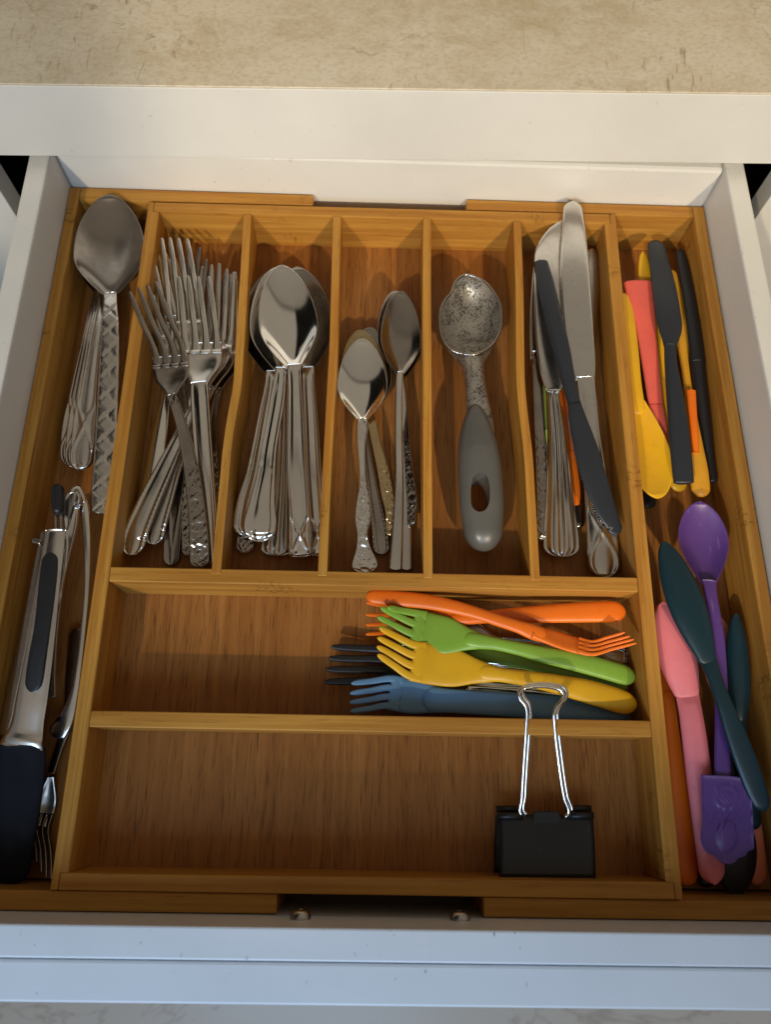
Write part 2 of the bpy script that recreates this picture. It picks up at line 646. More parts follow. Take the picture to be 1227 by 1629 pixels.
def rl_rope(s, u, L, hw):
    ph = s * L / 0.0031 * 2 * math.pi + u * 2.4
    e = np.clip((np.abs(u) - 0.62) / 0.14, 0, 1)
    end = np.clip((s - 0.93) / 0.03, 0, 1) * np.clip(1.2 - np.abs(u), 0, 1)
    a = np.clip(s / 0.08, 0, 1)
    return a * e * (0.00035 + 0.00035 * np.sin(ph)) + end * (0.0003 * np.sin(u * 26)) - 0.0003 * a * g(np.abs(u), 0.52, 0.12)


def rl_weave(s, u, L, hw):
    p = 0.0150
    x, y = u * hw, s * L
    a = (x + y) / p
    b = (y - x) / p
    da = np.abs(a - np.round(a)) * p
    db = np.abs(b - np.round(b)) * p
    cell = (np.floor(a) + np.floor(b)) % 2
    ramp_ = np.where(cell < 0.5, (a - np.floor(a)) - 0.5, (b - np.floor(b)) - 0.5)
    return 0.0005 * ramp_ * np.clip(s / 0.06, 0, 1) - 0.0005 * np.exp(-(np.minimum(da, db) / 0.0006) ** 2)


def rl_shell(s, u, L, hw):
    a = np.clip(s / 0.12, 0, 1)
    return a * (0.00045 + 0.00085 * np.clip((s - 0.4) / 0.5, 0, 1)) * np.cos(u * math.pi * 3.5)


def rl_loops(s, u, L, hw):
    """raised border and two bands that cross near the end"""
    a = np.clip((s - 0.02) / 0.08, 0, 1)
    t = (s - 0.62) / 0.30
    c = 0.80 * np.cos(np.clip(t, 0, 1.15) * math.pi * 0.95)
    on = np.clip((s - 0.3) / 0.1, 0, 1)
    h = 0.0006 * on * (g(u, c, 0.10) + g(u, -c, 0.10))
    h = h + 0.0005 * g(np.abs(u), 0.90, 0.10) * a
    h = h + 0.0005 * g(s, 0.985, 0.010)
    return 1.7 * h - 0.0005 * a * g(np.abs(u), 0.55, 0.2)


def rl_cross(s, u, L, hw):
    """square end with an embossed X and raised border"""
    a = np.clip((s - 0.02) / 0.08, 0, 1)
    t = np.clip((s - 0.80) / 0.19, 0, 1)
    c = 0.84 - 1.68 * t
    on = np.clip((s - 0.70) / 0.06, 0, 1)
    h = 0.0007 * on * (g(u, c, 0.09) + g(u, -c, 0.09)) * np.clip((0.99 - s) / 0.01, 0, 1)
    return 1.5 * h + 0.0009 * g(np.abs(u), 0.90, 0.09) * a + 0.0008 * g(s, 0.985, 0.008) - 0.0006 * a * g(np.abs(u), 0.62, 0.18)


def rl_fiddle(s, u, L, hw):
    a = np.clip((s - 0.02) / 0.1, 0, 1)
    h = a * (0.0008 * g(np.abs(u), 0.90, 0.08) + 0.0006 * g(np.abs(u), 0.70, 0.06) - 0.0007 * g(np.abs(u), 0.48, 0.16))
    h = h + 0.0006 * g(s, 0.60, 0.02) * np.clip((np.abs(u) - 0.35) / 0.2, 0, 1) * (0.5 + 0.5 * np.cos(s * 340))
    h = h + (0.00035 * np.cos((s - 0.9) * 260 + u * u * 6)) * np.clip((s - 0.935) / 0.02, 0, 1)
    return h


def rl_ornate(s, u, L, hw):
    on = np.clip((s - 0.42) / 0.08, 0, 1) + g(s, 0.03, 0.04)
    y = s * L
    a = np.abs(u)
    c = 2 * math.pi
    h = 0.55 * np.cos(y / 0.0071 * c) * g(u, 0, 0.30) + 0.5 * np.cos(y / 0.0049 * c + 4.2 * a) * g(a, 0.60, 0.20)
    h = h + 0.45 * np.cos(np.hypot(u * 0.006, (y % 0.0142) - 0.0071) / 0.0031 * c) * g(u, 0, 0.5)
    h = h + 0.25 * np.sin(y / 0.0027 * c + 9 * u * np.sin(y / 0.011 * c))
    return np.clip(on, 0, 1) * (0.0002 + 0.00055 * h) + 0.0005 * g(a, 0.9, 0.1)


def rl_leaf(s, u, L, hw):
    t = np.clip((s - 0.62) / 0.33, 0, 1)
    c = 0.8 * (1 - t)
    return 0.0005 * (g(np.abs(u), c, 0.12) * np.clip((s - 0.6) / 0.05, 0, 1)) + 0.0005 * g(np.abs(u), 0.9, 0.1) - 0.0003 * g(u, 0, 0.5)


def rl_plastic(s, u, L, hw):
    return 0.0 * s


# ------------------------------------------------------------------ cutlery builders
STEEL_N = 25


def bowl_mesh(tip, neck, bw, depth, t=0.0013, nw=0.16, flip=False, ns=46, nu=25, roll=0.0, droop=0.0, pos=0.43):
    """egg shaped spoon bowl from neck to tip; widths in photo pixels"""
    a, b = at(*neck), at(*tip)
    q = np.concatenate([np.linspace(0, 0.72, 30), 0.72 + 0.28 * np.sin(np.linspace(0, math.pi / 2, 26))[1:]])
    wm = bw / pxm((a + b) / 2)
    sh = np.where(q < pos, nw + (1 - nw) * (0.35 * np.sin(np.clip(q / pos, 0, 1) * math.pi / 2) + 0.65 * np.sin(np.clip((q / pos - 0.07) / 0.93, 0, 1) * math.pi / 2) ** 1.1),
                  np.maximum(1 - (np.clip(q - pos, 0, 1) / (1 - pos)) ** 1.85, 1e-5) ** 0.56)
    sh = sh * np.clip(np.sqrt(q / 0.04) * 0.9 + 0.1, 0, 1)
    P = a[None] + (b - a)[None] * q[:, None]
    P[:, 2] += droop * np.sin(q * math.pi)
    pts = np.concatenate([P, (wm * sh)[:, None]], 1)
    sg = -1.0 if not flip else 1.0

    def cup(s, u):
        f = np.clip(np.sin(np.clip(s * 1.04, 0, 1) ** 0.85 * math.pi), 0, 1) ** 0.75
        return sg * depth * f * (1 - np.abs(u) ** 2.3)
    # resample exactly on q
    return strip_q(pts, t, nu, cup, roll)


def strip_q(pts, t, nu, cup, roll=0.0):
    pos, hw = pts[:, :3], np.maximum(pts[:, 3] / 2, 2e-5)
    T = np.gradient(pos, axis=0)
    T /= np.linalg.norm(T, axis=1)[:, None]
    Sd = np.cross(T, [0, 0, 1.0])
    Sd /= np.linalg.norm(Sd, axis=1)[:, None]
    Nn = np.cross(Sd, T)
    if roll:
        r = math.radians(roll)
        Sd, Nn = Sd * math.cos(r) + Nn * math.sin(r), Nn * math.cos(r) - Sd * math.sin(r)
    d = np.concatenate([[0], np.cumsum(np.linalg.norm(np.diff(pos, axis=0), axis=1))])
    s = d / d[-1]
    u = np.sin(np.linspace(-math.pi / 2, math.pi / 2, nu))
    SS, UU = np.meshgrid(s, u, indexing='ij')
    HW = hw[:, None]
    lift = cup(SS, UU)
    e = np.sqrt(np.maximum(1 - np.abs(UU) ** 10, 0))
    C_ = pos[:, None] + Sd[:, None] * (HW * UU)[..., None]
    top = C_ + Nn[:, None] * (lift + t / 2 * e)[..., None]
    bot = C_ + Nn[:, None] * (lift - t / 2 * e)[..., None]
    n = len(s)
    nb = nu - 2
    V = np.concatenate([top.reshape(-1, 3), bot[:, 1:-1].reshape(-1, 3)])

    def B(i, j):
        return i * nu + j if j in (0, nu - 1) else n * nu + i * nb + j - 1
    F = []
    for i in range(n - 1):
        for j in range(nu - 1):
            F.append((i * nu + j, i * nu + j + 1, (i + 1) * nu + j + 1, (i + 1) * nu + j))
            F.append((B(i, j), B(i + 1, j), B(i + 1, j + 1), B(i, j + 1)))
    for i, rev in ((0, True), (n - 1, False)):
        ring = [i * nu + j for j in range(nu)] + [B(i, j) for j in range(nu - 2, 0, -1)]
        F.append(tuple(ring if rev else ring[::-1]))
    return V, F


def lead_in(h, to):
    """run a moulded handle a few millimetres on into its bowl or head, sinking as it goes"""
    d = to - h[0, :3]
    d = d / np.linalg.norm(d)
    p = h[0].copy()
    p[:3] += d * 0.008
    p[2] -= 0.0012
    p[3] *= 0.92
    return np.vstack([p, h])


def spoon(name, label, group, tip, neck, bw, depth_mm, handle, material, relief=rl_plain, t=1.8, r1=1.0, k=8.0,
          flip=False, bowl_mat=None, roll=0.0, nw=0.2, cat='spoon', crown=0.0, hroll=0.0, bt=1.3, pos=0.43, sk=2.0, ns=110,
          ptex=False):
    h = W(handle)
    o = thing(name, label, cat, h[-1][:3], group)
    if relief is rl_plastic:
        h = lead_in(h, at(*tip))
    v, f = bowl_mesh(tip, neck, bw, depth_mm / 1000, bt / 1000, nw, flip, roll=roll, pos=pos)
    link('bowl', v, f, bowl_mat or material, o)
    thin = min(1.0, bt / t)
    v, f = strip(h, t / 1000, ns, STEEL_N if relief is not rl_plastic else 13, 0.8 if relief is rl_plastic else 0, r1, relief, crown / 1000, k, hroll, sk=sk,
                 tprof=lambda s: thin + (1 - thin) * np.clip(s / 0.18, 0, 1) ** 2 * (3 - 2 * np.clip(s / 0.18, 0, 1)))
    link('handle', v, f, material, o)
    return o


def fork(name, label, group, neck, root, headw, tips, ztip, handle, material, relief=rl_plain, t=1.8, r1=1.0, k=8.0,
         dip=2.5, tw=0.66, cat='fork', nw=None, crown=0.0, roll=0.0, tt=1.7, sk=2.0):
    h = W(handle)
    o = thing(name, label, cat, h[-1][:3], group)
    a, b = at(*neck), at(*root)
    sc = pxm(b)
    hw = headw / sc
    n0 = (nw or handle[0][3]) / sc
    mid = a + (b - a) * 0.45
    mid[2] -= dip / 1000 * 0.7
    q3 = a + (b - a) * 0.75
    q3[2] -= dip / 1000 * 0.9
    m1 = a + (b - a) * 0.2
    m1[2] -= dip / 1000 * 0.35
    body = np.array([[*a, n0], [*m1, n0 + (hw - n0) * 0.30], [*mid, n0 + (hw - n0) * 0.82], [*q3, hw * 0.985], [*b, hw]])
    parts = [strip(body, t / 1000, 40, 13, 0, 0, None, 0, k, roll, tprof=lambda s: 1 - 0.8 * np.clip((s - 0.86) / 0.14, 0, 1) ** 2, cup=lambda s, u: -0.0011 * np.sin(s * math.pi) * (1 - u**2))]
    ax = (b - a)
    lat = np.cross(ax, [0, 0, 1.0])
    lat /= np.linalg.norm(lat)
    if roll:
        r = math.radians(roll)
        axn = ax / np.linalg.norm(ax)
        nn = np.cross(lat, axn)
        lat = lat * math.cos(r) + nn * math.sin(r)
    tp = [at(x, y, ztip if np.ndim(ztip) == 0 else ztip[i]) for i, (x, y) in enumerate(tips)]
    if np.dot(lat, tp[-1] - tp[0]) < 0:
        lat = -lat
    n = len(tips)
    for i in range(n):
        u = -1 + (2 * i + 1) / n
        st = b + lat * u * hw / 2
        st = st - np.array([0, 0, 0.00005])
        back = st - (b - a) / np.linalg.norm(b - a) * 0.007 - np.array([0, 0, 0.0013])
        e = tp[i]
        wt = hw / n
        mid = st + (e - st) * 0.5
        mid[2] -= dip / 1000 * 0.35
        pts = np.array([[*back, wt * 1.0], [*st, wt * tw * 1.1], [*mid, wt * tw * 0.92], [*(st + (e - st) * 0.9 - np.array([0, 0, dip / 1000 * 0.05])), wt * tw * 0.72], [*e, wt * tw * 0.5]])
        parts.append(strip(pts, min(tt, t * 0.98) / 1000, 20, 9, 0, 1.0, None, 0, 4.5))
    v, f = join(*parts)
    link('tined_head', v, f, material, o)
    if relief is rl_plastic:
        h = lead_in(h, b)
    v, f = strip(h, t / 1000, 110, STEEL_N if relief is not rl_plastic else 13, 0.9 if relief is rl_plastic else 0, r1, relief, crown / 1000, k, sk=sk)
    link('handle', v, f, material, o)
    return o


def knife(name, label, group, blade, handle, bmat, hmat, relief=rl_plain, bt=1.4, ht=3.0, hr=1.0, br=1.2, k=3.0, bk=8.0,
          serr=False, cat='knife', crown=0.0, sk=2.0, hr0=0.0, broll=0.0, nl=None):
    """blade runs bolster->tip, handle bolster->end"""
    h, b = W(handle), W(blade)
    o = thing(name, label, cat, h[-1][:3], group)
    v, f = strip(b, bt / 1000, 60, 11, 0, br, None, 0.0003, bk, broll, sk=sk)
    link('blade', v, f, bmat, o)
    if serr:
        teeth = []
        c = spline(b, np.linspace(0.12, 0.9, 46))
        for i in range(0, 45):
            p = c[i]
            d = c[i + 1][:3] - p[:3]
            d /= np.linalg.norm(d)
            s_ = np.cross(d, [0, 0, 1.0]) * serr
            e = p[:3] + s_ * (p[3] / 2 - 0.0004)
            x = d * 0.00075
            y = s_ * 0.0012
            zz = np.array([0, 0, 0.0004])
            vv = [e - x - zz, e + x - zz, e + y - zz, e - x + zz, e + x + zz, e + y + zz]
            ff = [(0, 2, 1), (3, 4, 5), (0, 1, 4, 3), (1, 2, 5, 4), (2, 0, 3, 5)]
            teeth.append((vv, ff))
        v, f = join(*teeth)
        link('serration', v, f, bmat, o, smooth=False)
    v, f = strip(h, ht / 1000, nl or 110, STEEL_N if relief not in (rl_plastic,) else 15, hr0, hr, relief, crown / 1000, k, sk=sk)
    link('handle', v, f, hmat, o)
    return o

# ================================================================== the kitchen unit
def yb(x, d=0.0):
    """front plane of the worktop edge (the unit stands 1.2 degrees off the tray)"""
    return 0.0045 + 0.0207 * x + d


floor_bm = prism(rect(-3, -3.2, 3, 0.6), -0.87, -0.85)
fl = link('floor', *floor_bm, M['tile'], None, smooth=False)
fl['kind'] = 'structure'

unit = thing('kitchen_cabinet', 'white kitchen cabinet around the open drawer with beige marbled worktop on it', 'cabinet', (0, 0.1, -0.85))
X0, X1 = -0.62, 0.62
board('worktop', [(X0, yb(X0, 0.0012)), (X1, yb(X1, 0.0012)), (X1, yb(X1, 0.6)), (X0, yb(X0, 0.6))], 0.0905, 0.0945, M['laminate'], unit, 0.0004)
board('worktop_core', [(X0, yb(X0, 0.0012)), (X1, yb(X1, 0.0012)), (X1, yb(X1, 0.02)), (X0, yb(X0, 0.02))], 0.0402, 0.0904, M['carcass'], unit, 0)
board('worktop_edge', [(X0, yb(X0)), (X1, yb(X1)), (X1, yb(X1, 0.0011)), (X0, yb(X0, 0.0011))], 0.040, 0.0941, M['white'], unit, 0.0008)
for nm, poly in (('side_panel', [(X0, yb(X0, 0.001)), (-0.2660, yb(-0.2660, 0.001)), (-0.2660, yb(-0.2660, 0.019)), (X0, yb(X0, 0.019))]),
                 ('side_panel', [(0.2732, yb(0.2732, 0.001)), (X1, yb(X1, 0.001)), (X1, yb(X1, 0.019)), (0.2732, yb(0.2732, 0.019))])):
    board(nm, poly, -0.85, 0.0396, M['carcass'], unit, 0.0006)
board('inner_back', rect(X0, 0.50, X1, 0.51), -0.84, 0.0900, M['shade_in'], unit, 0)
board('inner_shelf', rect(-0.46, 0.03, 0.46, 0.49), -0.10, -0.09, M['shade_in'], unit, 0)
board('inner_side', rect(-0.50, 0.03, -0.49, 0.49), -0.09, 0.088, M['shade_in'], unit, 0)
board('inner_side', rect(0.49, 0.03, 0.50, 0.49), -0.09, 0.088, M['shade_in'], unit, 0)

# ------------------------------------------------------------------ the drawer
TOP = 0.0315


def xr(y):
    return 0.2314 + 0.027 * (0.0177 - y)


drawer = board('drawer', [(-0.230, -0.4520), (xr(-0.447) + 0.004, -0.4520), (xr(0.013) + 0.004, 0.0185), (-0.230, 0.0185)], -0.0515, -0.0455, M['drawer_base'], unit, 0)
board('side_panel', [(-0.2395, -0.4478), (-0.2252, -0.4478), (-0.2232, 0.0290), (-0.2370, 0.0290)], -0.052, TOP, M['white'], drawer, 0.0016)
board('side_panel', [(xr(-0.4478), -0.4478), (xr(-0.4478) + 0.0135, -0.4478), (xr(0.029) + 0.0135, 0.0290), (xr(0.029), 0.0290)], -0.052, TOP, M['white'], drawer, 0.0016)
board('back_panel', [(-0.2229, 0.0142), (xr(0.012) - 0.0006, 0.0122), (xr(0.026) - 0.0006, 0.0272), (-0.2229, 0.0290)], -0.052, TOP - 0.001, M['white'], drawer, 0.0025)
board('inner_front', [(-0.2610, -0.4628), (0.268, -0.4622), (0.268, -0.4480), (-0.2610, -0.4484)], -0.055, TOP, M['white_front'], drawer, 0.0010)
board('outer_front', [(-0.2950, -0.4812), (0.300, -0.4802), (0.300, -0.4629), (-0.2950, -0.4635)], -0.14, TOP - 0.0012, M['white_front'], drawer, 0.0012)
for px, py in ((478, 1462), (732, 1464)):
    # pan head screws standing proud of the inner face of the front
    d = ray(px, py)
    p = CAM + d * (-0.4483 - CAM[1]) / d[1]
    vs, fs = [], []
    R_, n_ = 0.0052, 24
    prof = [(-0.0005, 1.0), (0.0014, 1.0), (0.0030, 0.88), (0.0040, 0.62), (0.0044, 0.30), (0.0026, 0.20), (0.0025, 0.0)]
    for dy, rr in prof:
        for a in range(n_):
            th = 2 * math.pi * a / n_
            r2 = R_ * rr
            vs.append((p[0] + r2 * math.cos(th), p[1] + dy, p[2] + r2 * math.sin(th)))
    for i in range(len(prof) - 1):
        for a in range(n_):
            fs.append((i * n_ + a, (i + 1) * n_ + a, (i + 1) * n_ + (a + 1) % n_, i * n_ + (a + 1) % n_))
    link('screw', vs, fs, M['screw'], drawer)

# ================================================================== bamboo organiser
H = 0.033
T_ = 0.0084
wv = 0.165
iv = wv - T_
org = thing('cutlery_tray', 'expandable bamboo cutlery tray with wavy slot dividers filling the drawer', 'tray', (0, -0.22, -0.0455))
yB, yF = -0.0082, -0.4296
d1b, d1f, d2b, d2f = -0.2648, -0.2736, -0.3474, -0.3562
YB, YF = 0.0, -0.4379
board('floor_panel', rect(-iv, yF, iv, yB), -H - 0.0055, -H, M['bam_floor'], org, 0)
lap = 0.0040
for sx in (-1, 1):
    p = [(-wv, YF), (-wv + lap, YF), (-wv + lap, yF - 0.0001), (-iv, yF - 0.0001), (-iv, yB + 0.0001), (-wv + lap, yB + 0.0001), (-wv + lap, YB), (-wv, YB)]
    if sx > 0:
        p = [(-x, y) for x, y in p][::-1]
    board('side_wall', p, -H - 0.0056, 0.0, M['bam_y'], org, 0.0007)
lx = wv - lap - 0.00012
board('back_wall', rect(-lx, yB, lx, YB), -H - 0.0055, -0.0001, M['bam_x'], org, 0.0007)
board('front_wall', rect(-lx, YF, lx, yF), -H - 0.0055, -0.0001, M['bam_x'], org, 0.0007)
board('cross_divider', rect(-iv + 0.0001, d1f, iv - 0.0001, d1b), -H + 0.0001, -0.0002, M['bam_x'], org, 0.0006)
board('cross_divider', rect(-iv + 0.0001, d2f, iv - 0.0001, d2b), -H + 0.0001, -0.0002, M['bam_x'], org, 0.0006)
DIV = [
    [(393.5, 341), (389.5, 420), (384.5, 500), (381, 560), (376.5, 620), (369, 660), (362.5, 704), (354.5, 790), (344, 909)],
    [(536.5, 343), (533, 470), (530, 570), (527, 620), (523.5, 690), (519.5, 765), (513.3, 912)],
    [(679.7, 347), (679.5, 470), (680, 600), (680.3, 700), (681.3, 915)],
    [(823, 350), (827, 470), (828, 560), (829, 610), (836, 680), (840, 713), (845, 790), (852, 919)]]
for dv in DIV:
    c = np.array([at(x, y, 0) for x, y in dv])
    c[0, 1], c[-1, 1] = yB - 0.0001, d1b - 0.0030
    c = spline(np.c_[c, np.ones(len(c))], np.linspace(0, 1, 40))[:, :3]
    T = np.gradient(c, axis=0)
    T /= np.linalg.norm(T, axis=1)[:, None]
    sd = np.stack([-T[:, 1], T[:, 0]], 1) * 0.0028
    A_ = c[:, :2] + sd
    B_ = c[:, :2] - sd
    poly = [tuple(x) for x in B_] + [tuple(x) for x in A_[::-1]]
    area = sum(poly[i - 1][0] * poly[i][1] - poly[i][0] * poly[i - 1][1] for i in range(len(poly)))
    if area < 0:
        poly = poly[::-1]
    board('slot_divider', poly, -H + 0.0002, 0.0003, M['bam_y'], org, 0.0005)

ZW = -0.0022
# left wing
lw = board('sliding_wing', [(-0.2165, -0.4370), (-0.0495, -0.4370), (-0.0495, 0.0020), (-0.2165, 0.0020)], -0.0448, -0.0392, M['bam_floor'], org, 0)
board('wing_side', [(-0.2248, -0.4480), (-0.2166, -0.4480), (-0.2152, 0.0128), (-0.2228, 0.0128)], -0.0448, ZW, M['bam_y'], lw, 0.0008)
board('wing_back', [(-0.2151, 0.0022), (-0.0497, 0.0022), (-0.0497, 0.0118), (-0.2151, 0.0128)], -0.0447, ZW - 0.0001, M['bam_x'], lw, 0.0008)
board('wing_front', [(-0.2165, -0.4480), (-0.0475, -0.4477), (-0.0475, -0.4383), (-0.2165, -0.4383)], -0.0447, ZW - 0.0001, M['bam_x'], lw, 0.0008)
# right wing
rw = board('sliding_wing', [(0.0596, -0.4370), (0.2310, -0.4370), (0.2225, 0.0008), (0.0596, 0.0010)], -0.0448, -0.0392, M['bam_floor'], org, 0)


def xw(y):
    return 0.2302 + 0.0205 * (0.0107 - y)


board('wing_side', [(xw(-0.448) - 0.0078, -0.4475), (xw(-0.448), -0.4475), (xw(0.0107), 0.0107), (xw(0.0107) - 0.0078, 0.0107)], -0.0448, ZW, M['bam_y'], rw, 0.0008)
board('wing_back', [(0.0595, 0.0022), (xw(0.002) - 0.0079, 0.0012), (xw(0.0107) - 0.0079, 0.0107), (0.0595, 0.0114)], -0.0447, ZW - 0.0001, M['bam_x'], rw, 0.0008)
board('wing_front', [(0.0604, -0.4478), (xw(-0.448) - 0.0079, -0.4474), (xw(-0.438) - 0.0079, -0.4383), (0.0604, -0.4383)], -0.0447, ZW - 0.0001, M['bam_x'], rw, 0.0008)

# ================================================================== slot 1: steel forks
GF = 'steel forks piled in the first slot'
fork('steel_fork', 'steel fork tilted across the top of the fork pile, tines over the slot wall', GF,
     (272, 630, -3), (270, 566, -2), 58, [(206, 464), (221, 459), (234, 454), (247, 448)], 6,
     [(272, 628, -3, 15), (279, 645, -3, 16), (287, 670, -4, 17), (297, 710, -6, 21), (306, 757, -8, 25), (313, 810, -11, 28), (317, 860, -14, 32), (318, 902, -17, 33)],
     M['steel_dark'], rl_ornate, r1=0.7, dip=3)
fork('steel_fork', 'broad steel fork with plain straight grooved handle under the tilted fork', GF,
     (316, 612, -9), (319, 545, -9), 68, [(284, 440), (299, 439), (315, 440), (332, 440)], 0,
     [(316, 608, -9, 28), (318, 640, -9, 30), (322, 700, -10, 30), (328, 777, -14, 29), (333, 840, -19, 28), (337, 896, -24, 27)],
     M['steel'], rl_groove, r1=0.4, dip=2.5, nw=28)
fork('steel_fork', 'steel fork whose bright tine tips reach highest up the fork slot', GF,
     (300, 600, -15), (293, 500, -14), 62, [(257.5, 379), (270.5, 378), (284, 379), (298, 380)], -3,
     [(300, 598, -15, 16), (308, 680, -17, 18), (318, 780, -22, 22), (325, 870, -27, 24)], M['steel_bright'], rl_plain, dip=3)
fork('gilt_fork', 'gold coloured fork buried in the fork pile, tines by the left wall', GF,
     (293, 610, -21), (279, 520, -20), 62, [(237, 406), (250, 400), (263, 402), (276, 406)], -12,
     [(293, 608, -21, 14), (305, 690, -23, 16), (318, 800, -27, 18), (326, 872, -30, 20)], M['gold'], rl_plain, dip=3)
fork('steel_fork', 'steel fork below the bright one with its tines leaning on the left slot wall', GF,
     (290, 612, -18), (276, 520, -17), 60, [(231, 421), (244, 415), (257, 412), (270, 413)], -8,
     [(290, 610, -18, 14), (300, 690, -20, 16), (312, 800, -25, 20), (320, 880, -29, 22)], M['steel'], rl_plain, dip=3)
fork('rope_edged_fork', 'steel fork with rope-edged handle, rounded end lowest at the left of the pile', GF,
     (330, 612, -15), (349, 540, -15), 58, [(337, 421), (349, 419), (361, 428), (372, 433)], -4,
     [(331, 608, -15, 13), (318, 632, -14, 14), (298, 668, -13, 17), (283, 700, -13, 22), (258, 752, -14, 30), (230, 812, -17, 37), (214, 852, -19, 41), (207, 883, -21, 40)],
     M['steel'], rl_rope, dip=4, roll=28, r1=1.0)
fork('rope_edged_fork', 'second rope-edged fork, its handle end peeping out below the first', GF,
     (338, 618, -22), (360, 550, -21), 54, [(349, 428), (359, 434), (367, 436), (375, 433)], -8,
     [(338, 614, -22, 13), (322, 645, -21, 14), (300, 690, -20, 18), (280, 735, -20, 24), (262, 790, -22, 30), (247, 840, -24, 34), (242, 866, -25, 34)],
     M['steel'], rl_rope, dip=4, roll=34)
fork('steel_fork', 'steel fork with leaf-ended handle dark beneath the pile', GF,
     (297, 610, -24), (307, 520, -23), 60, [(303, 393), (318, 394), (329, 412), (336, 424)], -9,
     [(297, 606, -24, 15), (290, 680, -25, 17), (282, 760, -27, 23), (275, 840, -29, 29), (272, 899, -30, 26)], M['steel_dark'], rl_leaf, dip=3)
fork('steel_fork', 'plain wide-handled steel fork lying along the left slot wall', GF,
     (266, 612, -24), (285, 530, -24), 58, [(284, 425), (296, 420), (309, 420), (322, 424)], -14,
     [(267, 606, -24, 14), (262, 640, -23, 18), (254, 690, -23, 25), (243, 755, -24, 29), (229, 815, -27, 30), (217, 856, -29, 28)], M['steel_bright'], rl_plain, dip=3, crown=0.5)
fork('steel_fork', 'steel fork with beaded handle tucked against the wavy right slot wall', GF,
     (348, 622, -27), (366, 555, -26), 50, [(355, 446), (364, 444), (372, 446), (379, 450)], -16,
     [(349, 618, -27, 10), (342, 650, -27, 11), (339, 690, -27, 12), (341, 740, -28, 14), (342, 790, -29, 16), (336, 840, -30, 18)], M['steel_dark'], rl_ornate, dip=4, roll=30)
# an ornate handle seen below the tilted fork
fork('steel_fork', 'steel fork with flowered handle directly under the tilted one', GF,
     (287, 625, -28), (292, 540, -27), 52, [(268, 440), (279, 438), (291, 438), (303, 440)], -20,
     [(287, 622, -28, 13), (290, 700, -28, 15), (297, 790, -28, 20), (299, 840, -28, 22), (300, 884, -28, 22)], M['steel_dark'], rl_ornate, dip=3)

# ================================================================== slot 2: table spoons
GS = 'steel table spoons stacked in the second slot'
spoon('table_spoon', 'shiny table spoon on top of the stack, square crossed handle end', GS,
      (447, 422, 1), (468, 588, -7), 93, 7, [(467.5, 580, -6.6, 21), (469, 610, -6, 21), (470, 650, -6, 24), (472, 747, -10, 31), (477, 832, -17, 34), (478.5, 886, -22, 37)],
      M['steel'], rl_cross, r1=0.10, bowl_mat=M['steel_bright'], nw=0.24)
spoon('table_spoon', 'table spoon with fiddle-shaped scroll handle, second in the stack', GS,
      (439, 426, -4), (447, 592, -11), 92, 7, [(447, 585, -10.5, 18), (446, 600, -10, 19), (441, 640, -9, 24), (434, 680, -9, 24), (428, 715, -10, 25), (423.5, 755, -12, 30), (417, 800, -15, 42), (413.5, 835, -17, 54), (411, 862, -19, 47)],
      M['steel_bright'], rl_fiddle, r1=0.75, nw=0.22)
spoon('table_spoon', 'larger fiddle-handled table spoon at the left of the stack, dark bowl', GS,
      (432, 432, -9), (432, 598, -16), 97, 8, [(432, 590, -16, 18), (431, 610, -15, 19), (424, 655, -15, 24), (415, 710, -16, 28), (407, 756, -18, 33), (398, 800, -20, 44), (394, 835, -22, 48), (395, 853, -23, 44)],
      M['steel'], rl_fiddle, r1=0.8, nw=0.2, bowl_mat=M['steel_dark'])  # deep shade of the bowl put into its darker steel
spoon('table_spoon', 'table spoon at the right of the stack against the slot wall, dark bowl', GS,
      (472, 425, -11), (490, 592, -16), 98, 9, [(490, 584, -16, 19), (491, 610, -15, 20), (494, 660, -16, 23), (499, 760, -20, 28), (505, 840, -25, 30), (507, 884, -28, 32)],
      M['steel'], rl_cross, r1=0.1, nw=0.2, bowl_mat=M['steel_dark'])  # darker bowl steel paints in the shade inside it
spoon('table_spoon', 'table spoon with ribbed shell handle end under the square-ended one', GS,
      (452, 440, -16), (452, 600, -22), 92, 7, [(452, 594, -22, 18), (450, 700, -23, 22), (446, 800, -25, 34), (442, 850, -27, 46), (440, 884, -28, 52)],
      M['steel'], rl_shell, r1=0.45, nw=0.2)
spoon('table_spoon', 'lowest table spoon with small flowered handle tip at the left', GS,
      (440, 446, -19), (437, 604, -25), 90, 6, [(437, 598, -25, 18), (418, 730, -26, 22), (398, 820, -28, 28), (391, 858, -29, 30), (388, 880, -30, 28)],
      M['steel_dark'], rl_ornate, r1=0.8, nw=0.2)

# ================================================================== slot 3: tea spoons
GT = 'tea spoons in the third slot'
spoon('tea_spoon', 'ornate silver tea spoon with flowered handle lying front of the third slot', GT,
      (576, 539, -11), (577, 672, -18), 79, 6, [(577, 666, -17.6, 14), (577, 680, -17, 18), (575.5, 704, -16, 14), (577, 750, -16, 10), (578, 775, -17, 13), (578, 798, -18, 22), (577, 826, -19, 26), (576.5, 850, -20, 17), (578, 872, -22, 24), (580, 897, -23, 43), (580.5, 911, -24, 44)],
      M['steel'], rl_ornate, r1=0.5, bowl_mat=M['steel_bright'], nw=0.18)
spoon('gilt_tea_spoon', 'gold coloured tea spoon beneath the ornate silver one', GT,
      (572, 525, -18), (586, 662, -25), 74, 5, [(588, 656, -24, 13), (592, 672, -23, 15), (599, 705, -23, 16), (608, 742, -23, 19), (616, 785, -24, 21), (620, 810, -25, 16), (620, 852, -27, 13)],
      M['gold'], rl_ornate, r1=0.8, nw=0.18)
